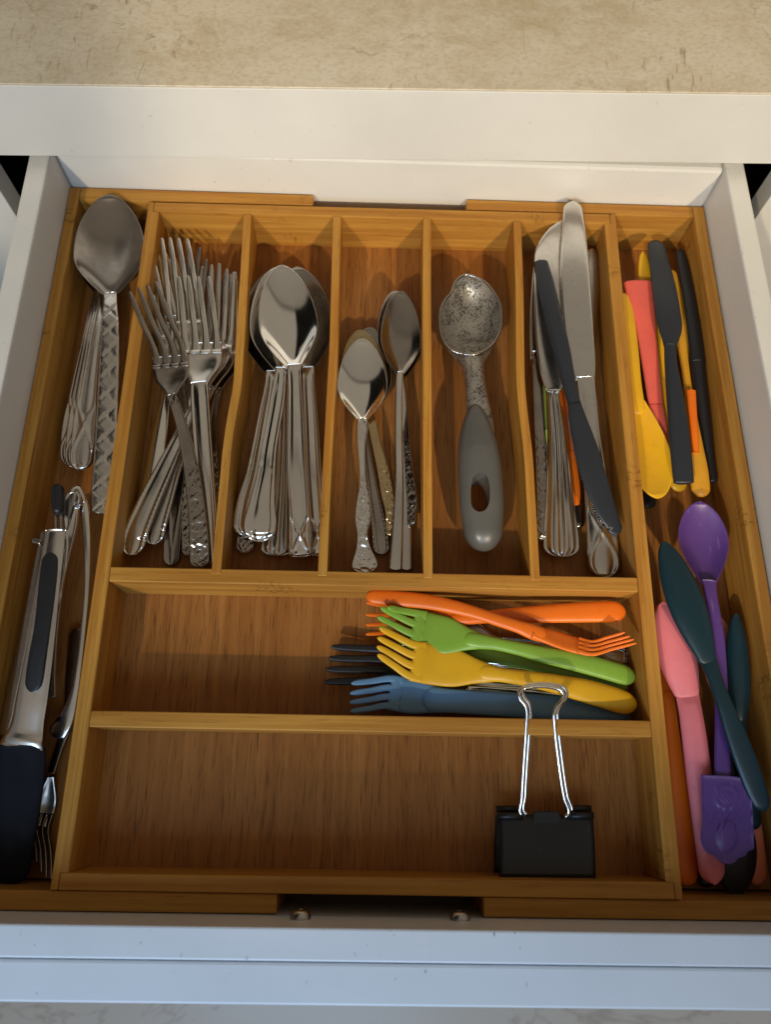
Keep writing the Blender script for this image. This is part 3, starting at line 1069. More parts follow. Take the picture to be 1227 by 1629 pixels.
spoon('tea_spoon', 'tea spoon with rope-edged handle lowest under the gold one', GT,
      (589, 521, -21), (583, 662, -27), 76, 5, [(583, 656, -27, 12), (583, 700, -27, 13), (590, 755, -27, 17), (599, 815, -28, 24), (605, 855, -29, 28), (607, 882, -29, 29)],
      M['steel_dark'], rl_rope, r1=0.8, nw=0.18)
spoon('tea_spoon', 'tea spoon with brownish bowl leaning on the right wall of the third slot', GT,
      (638, 463, -8), (638, 598, -18), 66, 5, [(637, 592, -18, 10), (635, 620, -17, 11), (634, 690, -18, 12), (635, 760, -20, 13), (633, 830, -23, 17), (629, 907, -26, 21)],
      M['steel'], rl_plain, r1=0.25, bowl_mat=M['steel_dark'], nw=0.16, roll=-10)  # reflection of the brown wood painted in by the darker bowl steel
spoon('tea_spoon', 'plain tea spoon nested under the brownish bowl', GT,
      (629, 463, -14), (637, 600, -22), 66, 5, [(637, 596, -22, 10), (642, 650, -21, 12), (645, 720, -22, 13), (647, 790, -24, 14), (647, 850, -26, 17), (647, 907, -28, 19)],
      M['steel_satin'], rl_plain, r1=0.25, nw=0.16, roll=-8)
spoon('tea_spoon', 'tea spoon with dark scrolled handle edge beside the slot wall', GT,
      (640, 470, -18), (641, 604, -25), 62, 5, [(641, 600, -25, 9), (645, 660, -21, 11), (649, 720, -20, 13), (654, 770, -20, 16), (657, 805, -21, 18), (655, 836, -22, 13)],
      M['steel_dark'], rl_ornate, r1=0.8, nw=0.16, hroll=-25)

# ================================================================== slot 4: ice cream scoop
def make_scoop():
    o = thing('ice_cream_scoop', 'worn pitted ice cream scoop with grey handle, alone in its slot', 'scoop', at(765, 800, -28))
    # bowl outline, clockwise in the picture from the neck's left side
    out = [(737, 563), (723, 559), (711, 551), (703, 537), (699, 518), (701, 494), (708, 478), (718, 466), (724, 450), (733, 441), (743, 437),
           (757, 441), (773, 450), (786, 466), (796, 486), (798, 506), (797, 522), (791, 538), (782, 550), (769, 559), (753, 564), (737, 563)]
    n = len(out)
    q = np.linspace(0, 1, 72)
    rim = spline([[x, y, 0, 1] for x, y in out], q)[:-1, :2]
    cen = np.array([750.0, 508.0])
    rings = [1.0, 0.965, 0.93, 0.86, 0.76, 0.64, 0.5, 0.34, 0.17]
    V, F = [], []

    def zrim(y):
        return -5 + (y - 437) / 140 * -4.0
    rows = []
    for side in (0, 1):                      # inside, outside
        for r in (rings if side == 0 else rings):
            row = []
            for x, y in rim:
                d = np.array([x, y]) - cen
                k = 1.0 + (0.02 if side else 0)
                p = cen + d * r * k
                dep = 15.0 * (1 - r**2.4)
                zz = zrim(p[1]) - dep - (1.9 if side else 0)
                if side == 0 and r > 0.98:
                    zz += 1.0
                row.append(len(V))
                V.append(at(p[0], p[1], zz))
            rows.append(row)
    cidx = len(V)
    V.append(at(*cen, zrim(cen[1]) - 15.2))
    cidx2 = len(V)
    V.append(at(*cen, zrim(cen[1]) - 17.2))
    m_ = len(rim)
    nr = len(rings)
    for i in range(nr - 1):
        for j in range(m_):
            k = (j + 1) % m_
            F.append((rows[i][j], rows[i][k], rows[i + 1][k], rows[i + 1][j]))
            a, b = rows[nr + i], rows[nr + i + 1]
            F.append((a[j], b[j], b[k], a[k]))
    for j in range(m_):
        k = (j + 1) % m_
        F.append((rows[nr - 1][j], rows[nr - 1][k], cidx))
        F.append((rows[2 * nr - 1][k], rows[2 * nr - 1][j], cidx2))
        F.append((rows[0][j], rows[nr][j], rows[nr][k], rows[0][k]))
    link('bowl', V, F, M['pitted'], o)
    rp_ = [at(x, y, zrim(y) + 0.3) for x, y in list(rim[::2]) + [rim[0]]]
    v, f = tube(rp_, 0.0010, 10, 160)
    link('rim', v, f, M['steel_dark'], o)
    # neck
    v, f = strip(W([(746, 548, -24, 80), (748.5, 561, -19, 62), (751, 575, -14, 40), (753.5, 588, -11.5, 33), (755.5, 605, -10, 31), (758.5, 630, -11, 34), (763, 665, -13, 42), (766, 700, -15, 44), (768, 735, -17, 40)]),
                 0.012, 50, 19, 0.3, 0.6, None, 0, 2.3)
    link('neck', v, f, M['pitted'], o)
    # handle with thumb hole
    v, f = strip(W([(756, 640, -9.5, 8), (757, 660, -9, 32), (759, 690, -9, 54), (763, 740, -9.5, 69), (766, 790, -12, 71), (768, 830, -15, 66), (771, 878, -18, 52)]),
                 0.021, 80, 29, 1.0, 1.0, None, 0, 2.35,
                 tprof=lambda s: 0.45 + 0.55 * np.clip(s / 0.35, 0, 1))
    h = link('handle', v, f, M['grey_grip'], o)
    hole = [(760, 764), (751, 769), (746.5, 782), (745.5, 800), (749, 815), (757, 822), (767, 821), (774, 811), (775.5, 794), (773, 777), (768, 767)]
    hr = spline([[x, y, 0, 1] for x, y in hole + hole[:1]], np.linspace(0, 1, 41)[:-1])[:, :2]
    a_ = [at(x, y, 20) for x, y in hr]
    c0 = at(760.5, 793, -14)
    p0 = np.array([at(x, y, -14) for x, y in hr])
    cv = [(*p[:2], -0.05) for p in p0] + [(*p[:2], 0.02) for p in p0]
    m = len(hr)
    cf = [tuple(range(m - 1, -1, -1)), tuple(range(m, 2 * m))] + [(i, (i + 1) % m, m + (i + 1) % m, m + i) for i in range(m)]
    cut = link('cutter', cv, cf, M['grey_grip'], None, smooth=False)
    bmx = bmesh.new()
    bmx.from_mesh(cut.data)
    bmesh.ops.recalc_face_normals(bmx, faces=bmx.faces)
    bmx.to_mesh(cut.data)
    bmx.free()
    md = h.modifiers.new('hole', 'BOOLEAN')
    md.operation = 'DIFFERENCE'
    md.solver = 'EXACT'
    md.object = cut
    bpy.context.view_layer.update()
    ev = h.evaluated_get(bpy.context.evaluated_depsgraph_get())
    me = bpy.data.meshes.new_from_object(ev)
    h.modifiers.clear()
    h.data = me
    bpy.data.objects.remove(cut)
    bv = h.modifiers.new('bevel', 'BEVEL')
    bv.width = 0.0012
    bv.segments = 3
    bv.limit_method = 'ANGLE'
    bv.angle_limit = math.radians(50)
    # raised oval hang mark and three finger dents
    for x, y in ((760, 700), (757, 725)):
        p = at(x, y, 2.2)
    return o


make_scoop()

# ================================================================== slot 5: knives
GK = 'table knives in the fifth slot'
knife('plastic_knife', 'black plastic picnic knife laid slanting on top of the steel knives', GK,
      [(913, 636, 0.5, 21), (917, 655, 0.5, 26), (926, 690, 0, 35), (935, 720, 0, 39), (945, 755, -1.5, 40), (957, 790, -4, 38), (968, 818, -6, 32), (977, 836, -7.5, 26), (982, 851, -8.5, 24)],
      [(914, 642, 0.5, 21), (907, 615, 1.5, 22), (895, 560, 3.5, 27), (880, 500, 4.5, 29), (867, 445, 5, 27), (860, 414, 5, 22)],
      M['charcoal'], M['charcoal'], rl_plastic, 2.2, 5.0, 0.5, 0.9, 3.2, 4.0, serr=1)
knife('table_knife', 'long broad steel table knife, tip resting on the back wall of the tray', GK,
      [(931, 606, -8, 34), (929, 585, -7, 40), (922, 530, -5, 47), (916, 450, -1.5, 48), (914, 400, 1, 44), (913, 360, 3, 36), (911.5, 321, 4.5, 28)],
      [(931, 600, -8, 34), (934, 625, -9, 30), (940, 690, -12, 31), (948, 760, -17, 38), (957, 840, -23, 48), (961, 885, -26, 53), (963, 919, -28, 50)],
      M['steel_satin'], M['steel_satin'], rl_loops, 1.6, 3.2, 0.8, 0.9, 3.5)
knife('table_knife', 'steel knife with ribbed shell handle under the black plastic knife', GK,
      [(880, 622, -13, 24), (882, 604, -11.5, 40), (881, 560, -9, 54), (880, 500, -6.3, 60), (880, 430, -3.6, 60), (881, 402, -2.6, 58), (888, 376, -1.6, 42), (895, 352, -0.9, 18)],
      [(879, 615, -15, 22), (881, 640, -16, 24), (886, 690, -18, 31), (889, 750, -20, 38), (891, 800, -22, 46), (893, 850, -25, 56), (894, 886, -27, 58)],
      M['steel_satin'], M['steel'], rl_shell, 1.5, 3.6, 0.62, 1.0, 3.2)
knife('table_knife', 'steel knife with scrolled handle on edge by the left wall of its slot', GK,
      [(851, 572, -16, 18), (850, 540, -15, 18), (852, 480, -14, 18), (856, 420, -12, 14), (860, 385, -11, 8)],
      [(852, 560, -16, 14), (855, 600, -17, 17), (858, 660, -18, 19), (862, 740, -21, 21), (864, 800, -24, 22), (864, 860, -27, 22)],
      M['steel_dark'], M['steel_dark'], rl_ornate, 1.4, 3.4, 0.4, 1.0, 3.0)
knife('plastic_knife', 'lime green plastic knife glimpsed between two steel knives', GK,
      [(867, 690, -20, 15), (864, 640, -19, 16), (860, 580, -18, 16), (857, 500, -18, 14)],
      [(867, 686, -20, 15), (869, 730, -22, 16), (872, 800, -26, 16), (875, 850, -29, 16)], M['green'], M['green'], rl_plastic, 2.0, 5.0, 1.0, 1.0, 2.4)
knife('plastic_knife', 'orange plastic knife peeping out beside the ribbed handle', GK,
      [(905, 725, -26, 20), (900, 660, -26, 22), (896, 560, -26, 24), (894, 480, -26, 16)],
      [(905, 720, -26, 20), (911, 755, -27, 22), (915, 785, -28, 22), (917, 812, -29, 20)], M['orange'], M['orange'], rl_plastic, 2.0, 4.5, 1.0, 1.0, 2.4)
knife('table_knife', 'steel knife lowest at the right, only its brownish blade tip showing', GK,
      [(925, 620, -24, 26), (932, 540, -22, 32), (938, 470, -20, 32), (941, 425, -18, 28), (943, 396, -17, 18)],
      [(925, 615, -24, 22), (922, 700, -26, 24), (920, 780, -28, 26), (918, 840, -29, 26)], M['steel_dark'], M['steel_dark'], rl_plain, 1.4, 3.2, 0.8, 1.0, 3.2)

# ================================================================== middle compartment: coloured forks
GP = 'coloured plastic forks lying in the middle compartment'
fork('plastic_fork', 'upper orange plastic fork with tines pointing right by the tray wall', GP,
     (846, 1004, -4.5), (940, 1031, -6), 31, [(995, 1006), (1003, 1012), (1009, 1017), (1013, 1023)], 0.5,
     [(850, 1006, -4.5, 25), (825, 997, -4.5, 21), (797, 988, -5, 20), (760, 976, -6, 20), (728, 967, -7, 22), (685, 958, -8.5, 24), (640, 953, -10, 25), (605, 950.5, -11, 24), (583, 949, -11.5, 21)],
     M['orange'], rl_plastic, 4.4, 1.1, 2.4, dip=3.5, tw=0.74, tt=2.2, roll=22)
fork('plastic_fork', 'lower orange plastic fork with tines pointing left beneath the green fork', GP,
     (745, 985, -14), (632, 985, -16), 52, [(583, 959), (582, 978), (582, 994), (582, 1009)], -13,
     [(735, 984.5, -14, 20), (770, 982, -13, 20), (819, 979, -12, 25), (870, 976.5, -11, 29), (930, 974, -11, 33), (970, 973, -11.5, 34), (996, 973, -12, 31)],
     M['orange'], rl_plastic, 4.8, 1.1, 2.4, dip=3, tw=0.55, tt=2.2)
fork('plastic_fork', 'lime green plastic fork, the upper of the two green ones', GP,
     (764, 1020, -10), (656, 999, -11), 66, [(617, 966), (606, 966.5), (601, 981), (604, 997)], -4,
     [(758, 1019, -10, 26), (790, 1024, -9, 21), (819, 1030, -9, 22), (865, 1041, -10, 27), (933, 1056, -13, 33), (984, 1071, -16, 33), (1011, 1079, -18, 28)],
     M['green'], rl_plastic, 4.8, 1.1, 2.4, dip=3.5, tw=0.72, tt=2.2)
fork('plastic_fork', 'darker green plastic fork mostly hidden under the upper green one', GP,
     (770, 1040, -20), (680, 1022, -21), 60, [(650, 1000), (645, 1010), (642, 1020), (645, 1030)], -18,
     [(764, 1039, -20, 24), (810, 1049, -20, 21), (860, 1059, -20, 24), (930, 1076, -21, 28), (975, 1086, -22, 28), (1000, 1091, -23, 24)],
     M['green'], rl_plastic, 4.8, 1.1, 2.4, dip=3, tw=0.72, tt=2.2)
fork('plastic_fork', 'yellow plastic fork with tines pointing left across the blue fork', GP,
     (786, 1072, -10), (656, 1050, -11), 66, [(604, 999), (601, 1014), (600, 1028), (601, 1041)], -4,
     [(780, 1071, -10, 27), (800, 1074, -9, 23), (830, 1078, -9, 24), (888, 1089, -10, 31), (950, 1104, -12, 38), (992, 1117, -14, 37), (1014, 1123, -15, 30)],
     M['yellow'], rl_plastic, 5.0, 1.1, 2.4, dip=3.5, tw=0.72, tt=2.2)
fork('plastic_fork', 'slate blue plastic fork nearest the front divider', GP,
     (700, 1114, -15), (620, 1101, -16), 57, [(559, 1087), (557, 1103), (556, 1118), (557, 1132)], -12,
     [(692, 1113, -15, 40), (720, 1115, -15, 38), (780, 1119, -16, 38), (870, 1125, -19, 38), (950, 1131, -22, 37), (1002, 1135, -24, 34)],
     M['blue'], rl_plastic, 4.0, 0.8, 3.0, dip=2, tw=0.74, tt=2.2)
fork('plastic_fork', 'black plastic fork with tines pointing left out from under the yellow fork', GP,
     (715, 1062, -24), (612, 1057, -25), 64, [(527, 1029), (523, 1047), (519, 1065), (516, 1085)], -22,
     [(712, 1062, -24, 28), (760, 1066, -25, 24), (850, 1078, -26, 27), (950, 1090, -27, 30), (985, 1094, -28, 28)],
     M['black'], rl_plastic, 3.2, 0.9, 2.6, dip=1.5, tw=0.8, tt=3.0)
GM = 'steel forks under the coloured plastic ones'
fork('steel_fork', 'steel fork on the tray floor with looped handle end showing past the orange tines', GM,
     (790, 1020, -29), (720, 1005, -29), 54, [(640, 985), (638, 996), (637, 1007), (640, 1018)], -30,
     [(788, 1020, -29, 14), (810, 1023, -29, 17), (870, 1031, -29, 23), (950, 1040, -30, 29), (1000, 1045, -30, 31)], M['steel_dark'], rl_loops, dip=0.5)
fork('steel_fork', 'steel fork with thin bright stem showing between green and yellow forks', GM,
     (745, 1050, -25), (690, 1040, -26), 50, [(640, 1026), (638, 1036), (638, 1046), (640, 1056)], -27,
     [(745, 1050, -25, 13), (790, 1054, -25, 15), (860, 1058, -25, 20), (930, 1064, -26, 25), (985, 1068, -26, 27)], M['steel_bright'], rl_groove, dip=0.5)
fork('steel_fork', 'steel fork with bright stem showing between yellow and blue forks', GM,
     (745, 1092, -24), (700, 1090, -25), 46, [(655, 1086), (653, 1092), (653, 1098), (655, 1104)], -26,
     [(745, 1092, -22, 14), (790, 1095, -22, 16), (850, 1099, -23, 20), (920, 1108, -24, 24), (980, 1114, -25, 26)], M['steel_bright'], rl_groove, dip=0.5)


# ================================================================== front compartment: binder clip
def make_clip():
    o = thing('binder_clip', 'large black binder clip lying in the empty front compartment', 'clip', at(870, 1396, -32))
    bl, br_ = at(795, 1396, -11.5), at(948.5, 1397, -11.5)
    tl, tr = at(792, 1298, -18.0), at(944, 1297, -18.0)
    th = 0.0008
    # front face: an outward curved sheet from the spine's edge to the lips
    def sheet(a0, a1, b0, b1, bow, t):
        n, m_ = 14, 16
        V, F = [], []
        for sd in (0, 1):
            for i in range(n):
                q = i / (n - 1)
                for j in range(m_):
                    r = j / (m_ - 1)
                    p = (a0 * (1 - r) + a1 * r) * (1 - q) + (b0 * (1 - r) + b1 * r) * q
                    p = p + np.array([0, 0, bow * math.sin(q * math.pi) - sd * t])
                    V.append(p)
        for i in range(n - 1):
            for j in range(m_ - 1):
                a = i * m_ + j
                F.append((a, a + 1, a + m_ + 1, a + m_))
                c = n * m_ + a
                F.append((c, c + m_, c + m_ + 1, c + 1))
        ring = [j for j in range(m_)] + [i * m_ + m_ - 1 for i in range(1, n)] + [(n - 1) * m_ + j for j in range(m_ - 2, -1, -1)] + [i * m_ for i in range(n - 2, 0, -1)]
        for a, b in zip(ring, ring[1:] + ring[:1]):
            F.append((a, a + n * m_, b + n * m_, b))
        return V, F
    v1, f1 = sheet(bl, br_, tl, tr, 0.0012, th)
    dz = np.array([0, 0, -0.0195])
    bl2, br2 = bl + dz + np.array([0, 0.0005, 0]), br_ + dz + np.array([0, 0.0005, 0])
    tl2, tr2 = tl + np.array([0, 0.0004, -0.0042]), tr + np.array([0, 0.0004, -0.0042])
    v2, f2 = sheet(bl2, br2, tl2, tr2, -0.0028, th)
    sp0, sp1 = bl + np.array([0, -0.0006, 0.0002]), br_ + np.array([0, -0.0006, 0.0002])
    V3, F3 = [], []
    for p, q in ((bl, bl2), (br_, br2)):
        pass
    n = 10
    for k, (p, q) in enumerate(((bl, bl2), (br_, br2))):
        for i in range(n):
            r = i / (n - 1)
            c = p * (1 - r) + q * r
            for off in (0, 1):
                V3.append(c + np.array([0, -0.0011 * math.sin(r * math.pi) ** 0.5 - (th if off else 0) + 0.0002, 0]))
    for i in range(n - 1):
        a, b = 2 * i, 2 * n + 2 * i
        F3 += [(a, a + 2, b + 2, b), (a + 1, b + 1, b + 3, a + 3), (a, a + 1, a + 3, a + 2), (b, b + 2, b + 3, b + 1)]
    F3 += [(0, 2 * n, 2 * n + 1, 1), (2 * n - 2, 2 * n - 1, 4 * n - 1, 4 * n - 2)]
    v, f = join((v1, f1), (v2, f2), (V3, F3))
    b_ = link('spring_body', v, f, M['clip_black'], o)
    # rolled lips that hold the wire ends: two tubes on each jaw
    for (pl, pr, dzz, dyy) in ((tl, tr, 0.0008, 0.0), (tl2, tr2, 0.0002, 0.0030)):
        for a, c in ((0.0, 0.265), (0.735, 1.0)):
            p = pl * (1 - a) + pr * a + np.array([0, dyy, dzz])
            q = pl * (1 - c) + pr * c + np.array([0, dyy, dzz])
            v, f = tube([p, p * 0.5 + q * 0.5, q], 0.0019, 14, 6, smooth=False)
            link('rolled_lip', v, f, M['clip_black'], o)
    pm = (tl * 0.5 + tr * 0.5) + np.array([0, 0.0005, 0.0002])
    v, f = prism([tuple((tl * (1 - a) + tr * a)[:2] + np.array([0, yy])) for a, yy in ((0.35, -0.004), (0.67, -0.004), (0.64, 0.0022), (0.38, 0.0022))], tl[2] - 0.0008, tl[2] + 0.0012)
    link('lip_tab', v, f, M['clip_black'], o, smooth=False, bevel=0.0006)
    # wire handles
    wire = [(834, 1300, -17), (829.5, 1296, -16.6), (830.5, 1270, -13.5), (834, 1210, -6), (838, 1150, 1.0), (838.8, 1135, 2.6), (836, 1122, 3.8), (828, 1112, 4.6), (826, 1104, 5.2), (831, 1096, 5.8), (843, 1092.5, 6.2), (862, 1091.5, 6.3),
            (881, 1093.5, 6.2), (893, 1098, 5.8), (897, 1106, 5.2), (895, 1114, 4.6), (887, 1124, 3.8), (882, 1136, 2.6), (882.5, 1150, 1.0), (889, 1210, -6), (898, 1270, -13.5), (903.5, 1296, -16.6), (899, 1300, -17)]
    for dx, dzz in ((0.0, 0.0), (0.0019, -2.8)):
        pts = np.array([at(x, y, z + dzz) + np.array([dx, 0.0012 if dzz else 0, 0]) for x, y, z in wire])
        v, f = tube(pts, 0.00115, 12, 150)
        link('wire_handle', v, f, M['steel_bright'], o)


make_clip()

# ================================================================== left wing
GL = 'large serving spoons stacked in the left wing'
spoon('serving_spoon', 'big serving spoon with wide oval bowl and woven-pattern handle, left of the forks', GL,
      (172, 310, 1.5), (175, 473, -9), 113, 9, [(175, 466, -8.8, 20), (175, 482, -8, 21), (174.5, 510, -8, 27), (174, 560, -9, 31), (171, 640, -13, 34), (166.5, 740, -16, 37), (162, 817, -19, 39)],
      M['steel_satin'], rl_weave, r1=0.3, bowl_mat=M['steel_dark'], nw=0.2, t=2.2)  # dark reflection in the bowl comes from its darker steel colour
for k, (dx, dy, dz) in enumerate(((0, 0, 0), (-8, -3, -4), (-16, -8, -8))):
    spoon('serving_spoon', ['serving spoon with looped band handle, uppermost of the three nested at the left wall',
                            'serving spoon with looped handle in the middle of the three nested ones',
                            'serving spoon with looped handle lowest of the three, edge touching the wing wall'][k], GL,
          (183, 325 + 4 * k, -17 + dz), (164 + dx * 0.3, 470, -22 + dz), 100, 8,
          [(163 + dx * 0.3, 464, -22 + dz, 17), (158 + dx * 0.5, 500, -19 + dz, 19), (150 + dx * 0.6, 550, -18 + dz, 23), (140 + dx * 0.8, 625, -19 + dz, 32), (133 + dx, 690 + dy, -21 + dz, 38), (130 + dx, 725 + dy, -23 + dz, 38), (129 + dx, 748 + dy, -24 + dz, 33)],
          M['steel_satin'], rl_loops, r1=0.8, bowl_mat=M['steel_dark'], nw=0.2, t=2.0)


def make_tongs():
    o = thing('kitchen_tongs', 'steel kitchen tongs with black grip inlay and black nylon head at the lower left', 'tongs', at(50, 1150, -30))
    top = [(88, 843, -2, 32), (83, 880, -2, 35), (76, 930, -2, 38), (68, 990, -3, 42), (59, 1050, -5, 47), (49, 1110, -8, 52), (40, 1160, -11, 57), (36, 1178, -12, 66), (33, 1190, -12.5, 74)]
    v, f = strip(W(top), 0.0016, 70, 15, 0.0, 0.0, lambda s, u, L, hw: -0.0016 * np.clip((np.abs(u) - 0.72) / 0.28, 0, 1) ** 1.5 * (1 - np.clip((s - 0.92) / 0.05, 0, 1)) + 0.0012 * g(s, 0.965, 0.018), 0.0008, 8)
    link('arm', v, f, M['steel_satin'], o)
    low = [(80, 846, -12, 34), (73, 890, -12, 38), (62, 960, -13, 44), (47, 1050, -16, 52), (34, 1120, -19, 58), (26, 1170, -21, 62)]
    v, f = strip(W(low), 0.0060, 60, 13, 0.2, 0.0, None, 0, 6)
    link('arm', v, f, M['steel_dark'], o)
    v, f = strip(W([(79.5, 879, 0.1, 22), (78.5, 895, 0.2, 26), (74, 940, 0.2, 28), (66.5, 1000, -0.8, 26), (58, 1050, -2.4, 28), (53, 1085, -4.2, 27), (50.5, 1101, -5.2, 22)]), 0.0022, 60, 13, 1.0, 1.0, None, 0, 4)
    link('grip_inlay', v, f, M['black'], o)
    v, f = strip(W([(33, 1186, -13, 78), (30, 1220, -14, 84), (24, 1290, -17, 78), (20, 1350, -21, 66), (16, 1408, -25, 52)]), 0.0042, 50, 15, 0.0, 0.8, None, 0.0012, 3)
    link('nylon_head', v, f, M['nylon'], o)
    v, f = strip(W([(26, 1178, -22, 76), (24, 1230, -23, 86), (16, 1320, -27, 74), (8, 1400, -31, 56)]), 0.0042, 40, 13, 0.0, 0.8, None, 0.0, 3)
    link('nylon_head', v, f, M['nylon'], o)
    v, f = tube([at(96, 850, -6), at(96, 825, -6), at(95, 805, -6)], 0.0011, 8, 10)
    v2, f2 = tube([at(88, 850, -6), at(88, 825, -6), at(89, 805, -6)], 0.0011, 8, 10)
    link('locking_rod', *join((v, f), (v2, f2)), M['steel_dark'], o)
    v, f = strip(W([(91, 770, -5, 16), (92, 785, -5, 20), (92.5, 805, -5, 21), (94, 820, -5, 15)]), 0.0085, 30, 15, 1.0, 0.8, None, 0, 2.2)
    link('pull_knob', v, f, M['black'], o)
    v, f = tube([at(52, 860, -7), at(60, 862, -7), at(66, 864, -7)], 0.0022, 12, 8)
    link('hinge_pin', v, f, M['steel_dark'], o)


make_tongs()


def make_salad_tongs():
    o = thing('salad_tongs', 'one-piece bent steel salad tongs standing on edge between the black-inlaid tongs and tray wall', 'tongs', at(110, 1000, -32))
    L_ = [(119, 785, -10, 26), (113, 800, -10, 30), (108, 840, -10, 28), (100, 885, -11, 22), (92, 940, -13, 17), (86, 1000, -16, 14), (82, 1060, -19, 14), (80, 1110, -22, 18)]
    v, f = strip(W(L_), 0.0020, 80, STEEL_N, 0.7, 0.3, rl_loops_top, 0.0003, 8)
    link('arm', v, f, M['steel'], o)
    R_ = [(121, 783, -13, 22), (130, 800, -14, 18), (137, 840, -15, 14), (139, 885, -16, 12), (138, 940, -18, 10), (133, 1000, -20, 10), (126, 1060, -22, 11), (117, 1110, -25, 16), (104, 1145, -27, 28), (86, 1172, -29, 34)]
    v, f = strip(W(R_), 0.0024, 80, 15, 0.8, 0.7, None, 0.0002, 6)
    link('arm', v, f, M['steel'], o)
    bend = [at(112, 792, -11), at(117, 779, -11), at(123, 777, -12), at(130, 786, -13), at(134, 800, -14)]
    v, f = tube(bend, 0.0017, 10, 24)
    link('bend', v, f, M['steel'], o)


def rl_loops_top(s, u, L, hw):
    t = s / 0.45
    c = 0.75 * np.cos(np.clip(t, 0, 1.2) * math.pi)
    on = 1 - np.clip((s - 0.5) / 0.1, 0, 1)
    return 0.0006 * on * (g(u, c, 0.12) + g(u, -c, 0.12)) + 0.0005 * g(np.abs(u), 0.9, 0.1)


make_salad_tongs()
fork('steel_fork', 'steel fork half hidden beside the black nylon tongs head, tines toward the front', None,
     (80, 1234, -33), (62, 1314, -35), 34, [(58, 1372), (66, 1388), (74, 1396), (82, 1399)], -29,
     [(81, 1230, -33, 13), (96, 1184, -33, 14), (108, 1150, -32, 18), (114, 1080, -34, 22), (122, 1000, -35, 26)], M['steel_dark'], rl_plain, dip=3, roll=18)  # dark steel colour stands for the shade the fork lies in

# ================================================================== right wing, upper group
GU = 'plastic cutlery jumbled at the back of the right wing'
spoon('plastic_spoon', 'yellow plastic spoon, bowl towards the front, against the tray wall', GU,
      (1049, 793, -13), (1013, 632, -10), 71, 6, [(1014, 640, -10, 24), (1010, 610, -9, 23), (1005, 565, -9, 25), (999, 515, -10, 26), (992, 466, -12, 24)],
      M['yellow'], rl_plastic, t=3.6, r1=1.0, k=2.6, nw=0.34, bt=2.0, pos=0.62)
knife('plastic_knife', 'coral red plastic knife with broad blunt end beside the yellow spoon', GU,
      [(1043, 640, -15, 24), (1048, 660, -15, 22), (1054, 690, -17, 18), (1058, 720, -20, 14), (1060, 745, -22, 9)],
      [(1044, 645, -15, 24), (1037, 590, -13, 27), (1029, 530, -12, 33), (1022, 485, -11, 41), (1016, 446, -11, 51)],
      M['coral'], M['coral'], rl_plastic, 2.4, 4.2, 0.22, 1.0, 3.0, 3.0)
knife('plastic_knife', 'black plastic knife with round blade tip lying over the coral and yellow cutlery', GU,
      [(1067, 556, -5, 19), (1067, 544, -5, 25), (1067, 525, -5, 37), (1063, 495, -5, 41), (1056, 450, -6, 38), (1049, 415, -8, 32), (1043, 382, -10, 26)],
      [(1067, 550, -5, 19), (1068, 575, -5, 20), (1072, 610, -5, 25), (1077, 650, -6, 30), (1082, 700, -8, 34), (1086, 740, -10, 34), (1089, 771, -12, 33)],
      M['charcoal'], M['charcoal'], rl_plastic, 2.2, 5.0, 0.25, 0.9, 3.0, 3.4)
knife('plastic_knife', 'yellow plastic knife with pointed tip showing above the coral one', GU,
      [(1056, 610, -20, 22), (1045, 540, -18, 28), (1034, 470, -16, 28), (1026, 425, -15, 20), (1023, 401, -14, 9)],
      [(1056, 605, -20, 22), (1064, 660, -21, 24), (1073, 720, -23, 27), (1079, 760, -25, 29), (1082, 782, -26, 28)],
      M['yellow'], M['yellow'], rl_plastic, 2.2, 4.5, 1.0, 1.2, 2.5, 4.0)
knife('plastic_knife', 'mustard plastic knife with rounded handle end right of the black knife', GU,
      [(1098, 640, -19, 14), (1093, 600, -19, 13), (1089, 570, -19, 15), (1086, 535, -19, 22), (1078, 480, -20, 24), (1070, 430, -20, 12)],
      [(1097, 632, -19, 14), (1101, 665, -18, 18), (1107, 710, -18, 25), (1113, 755, -19, 31), (1117, 791, -21, 30)],
      M['mustard'], M['mustard'], rl_plastic, 2.4, 5.0, 1.0, 1.0, 2.4, 3.0)
knife('plastic_knife', 'orange plastic knife, square end between black knife and black stick', GU,
      [(1073, 600, -22, 18), (1062, 570, -22, 20), (1050, 530, -22, 22), (1044, 490, -22, 12)],
      [(1108, 720, -15, 10), (1106, 700, -14, 12), (1103, 665, -14, 14), (1100, 621, -14, 15)],
      M['orange'], M['orange'], rl_plastic, 2.2, 3.4, 0.12, 1.0, 3.0, 3.0)
knife('plastic_knife', 'long narrow black plastic knife along the right wall of the wing', GU,
      [(1112, 580, -16, 24), (1108, 548, -16, 24), (1103, 510, -16, 22), (1094, 455, -17, 20), (1087, 420, -18, 19), (1082, 396, -19, 14)],
      [(1111, 575, -16, 22), (1115, 615, -17, 21), (1120, 650, -18, 19), (1126, 695, -20, 16), (1131, 735, -23, 14), (1136, 769, -25, 14)],
      M['black'], M['black'], rl_plastic, 3.4, 5.0, 0.5, 1.0, 2.6, 2.6)
spoon('plastic_spoon', 'black plastic spoon whose handle tip shows under the yellow spoon bowl', GU,
      (1000, 470, -34), (1012, 600, -36), 52, 4, [(1012, 594, -36, 14), (1020, 680, -36, 16), (1029, 760, -36, 19), (1035, 808, -36, 21)],
      M['black'], rl_plastic, t=3.2, r1=0.9, k=2.6, nw=0.3, bt=2.0)

# ================================================================== right wing, lower group
GR = 'plastic spoons jumbled at the front of the right wing'


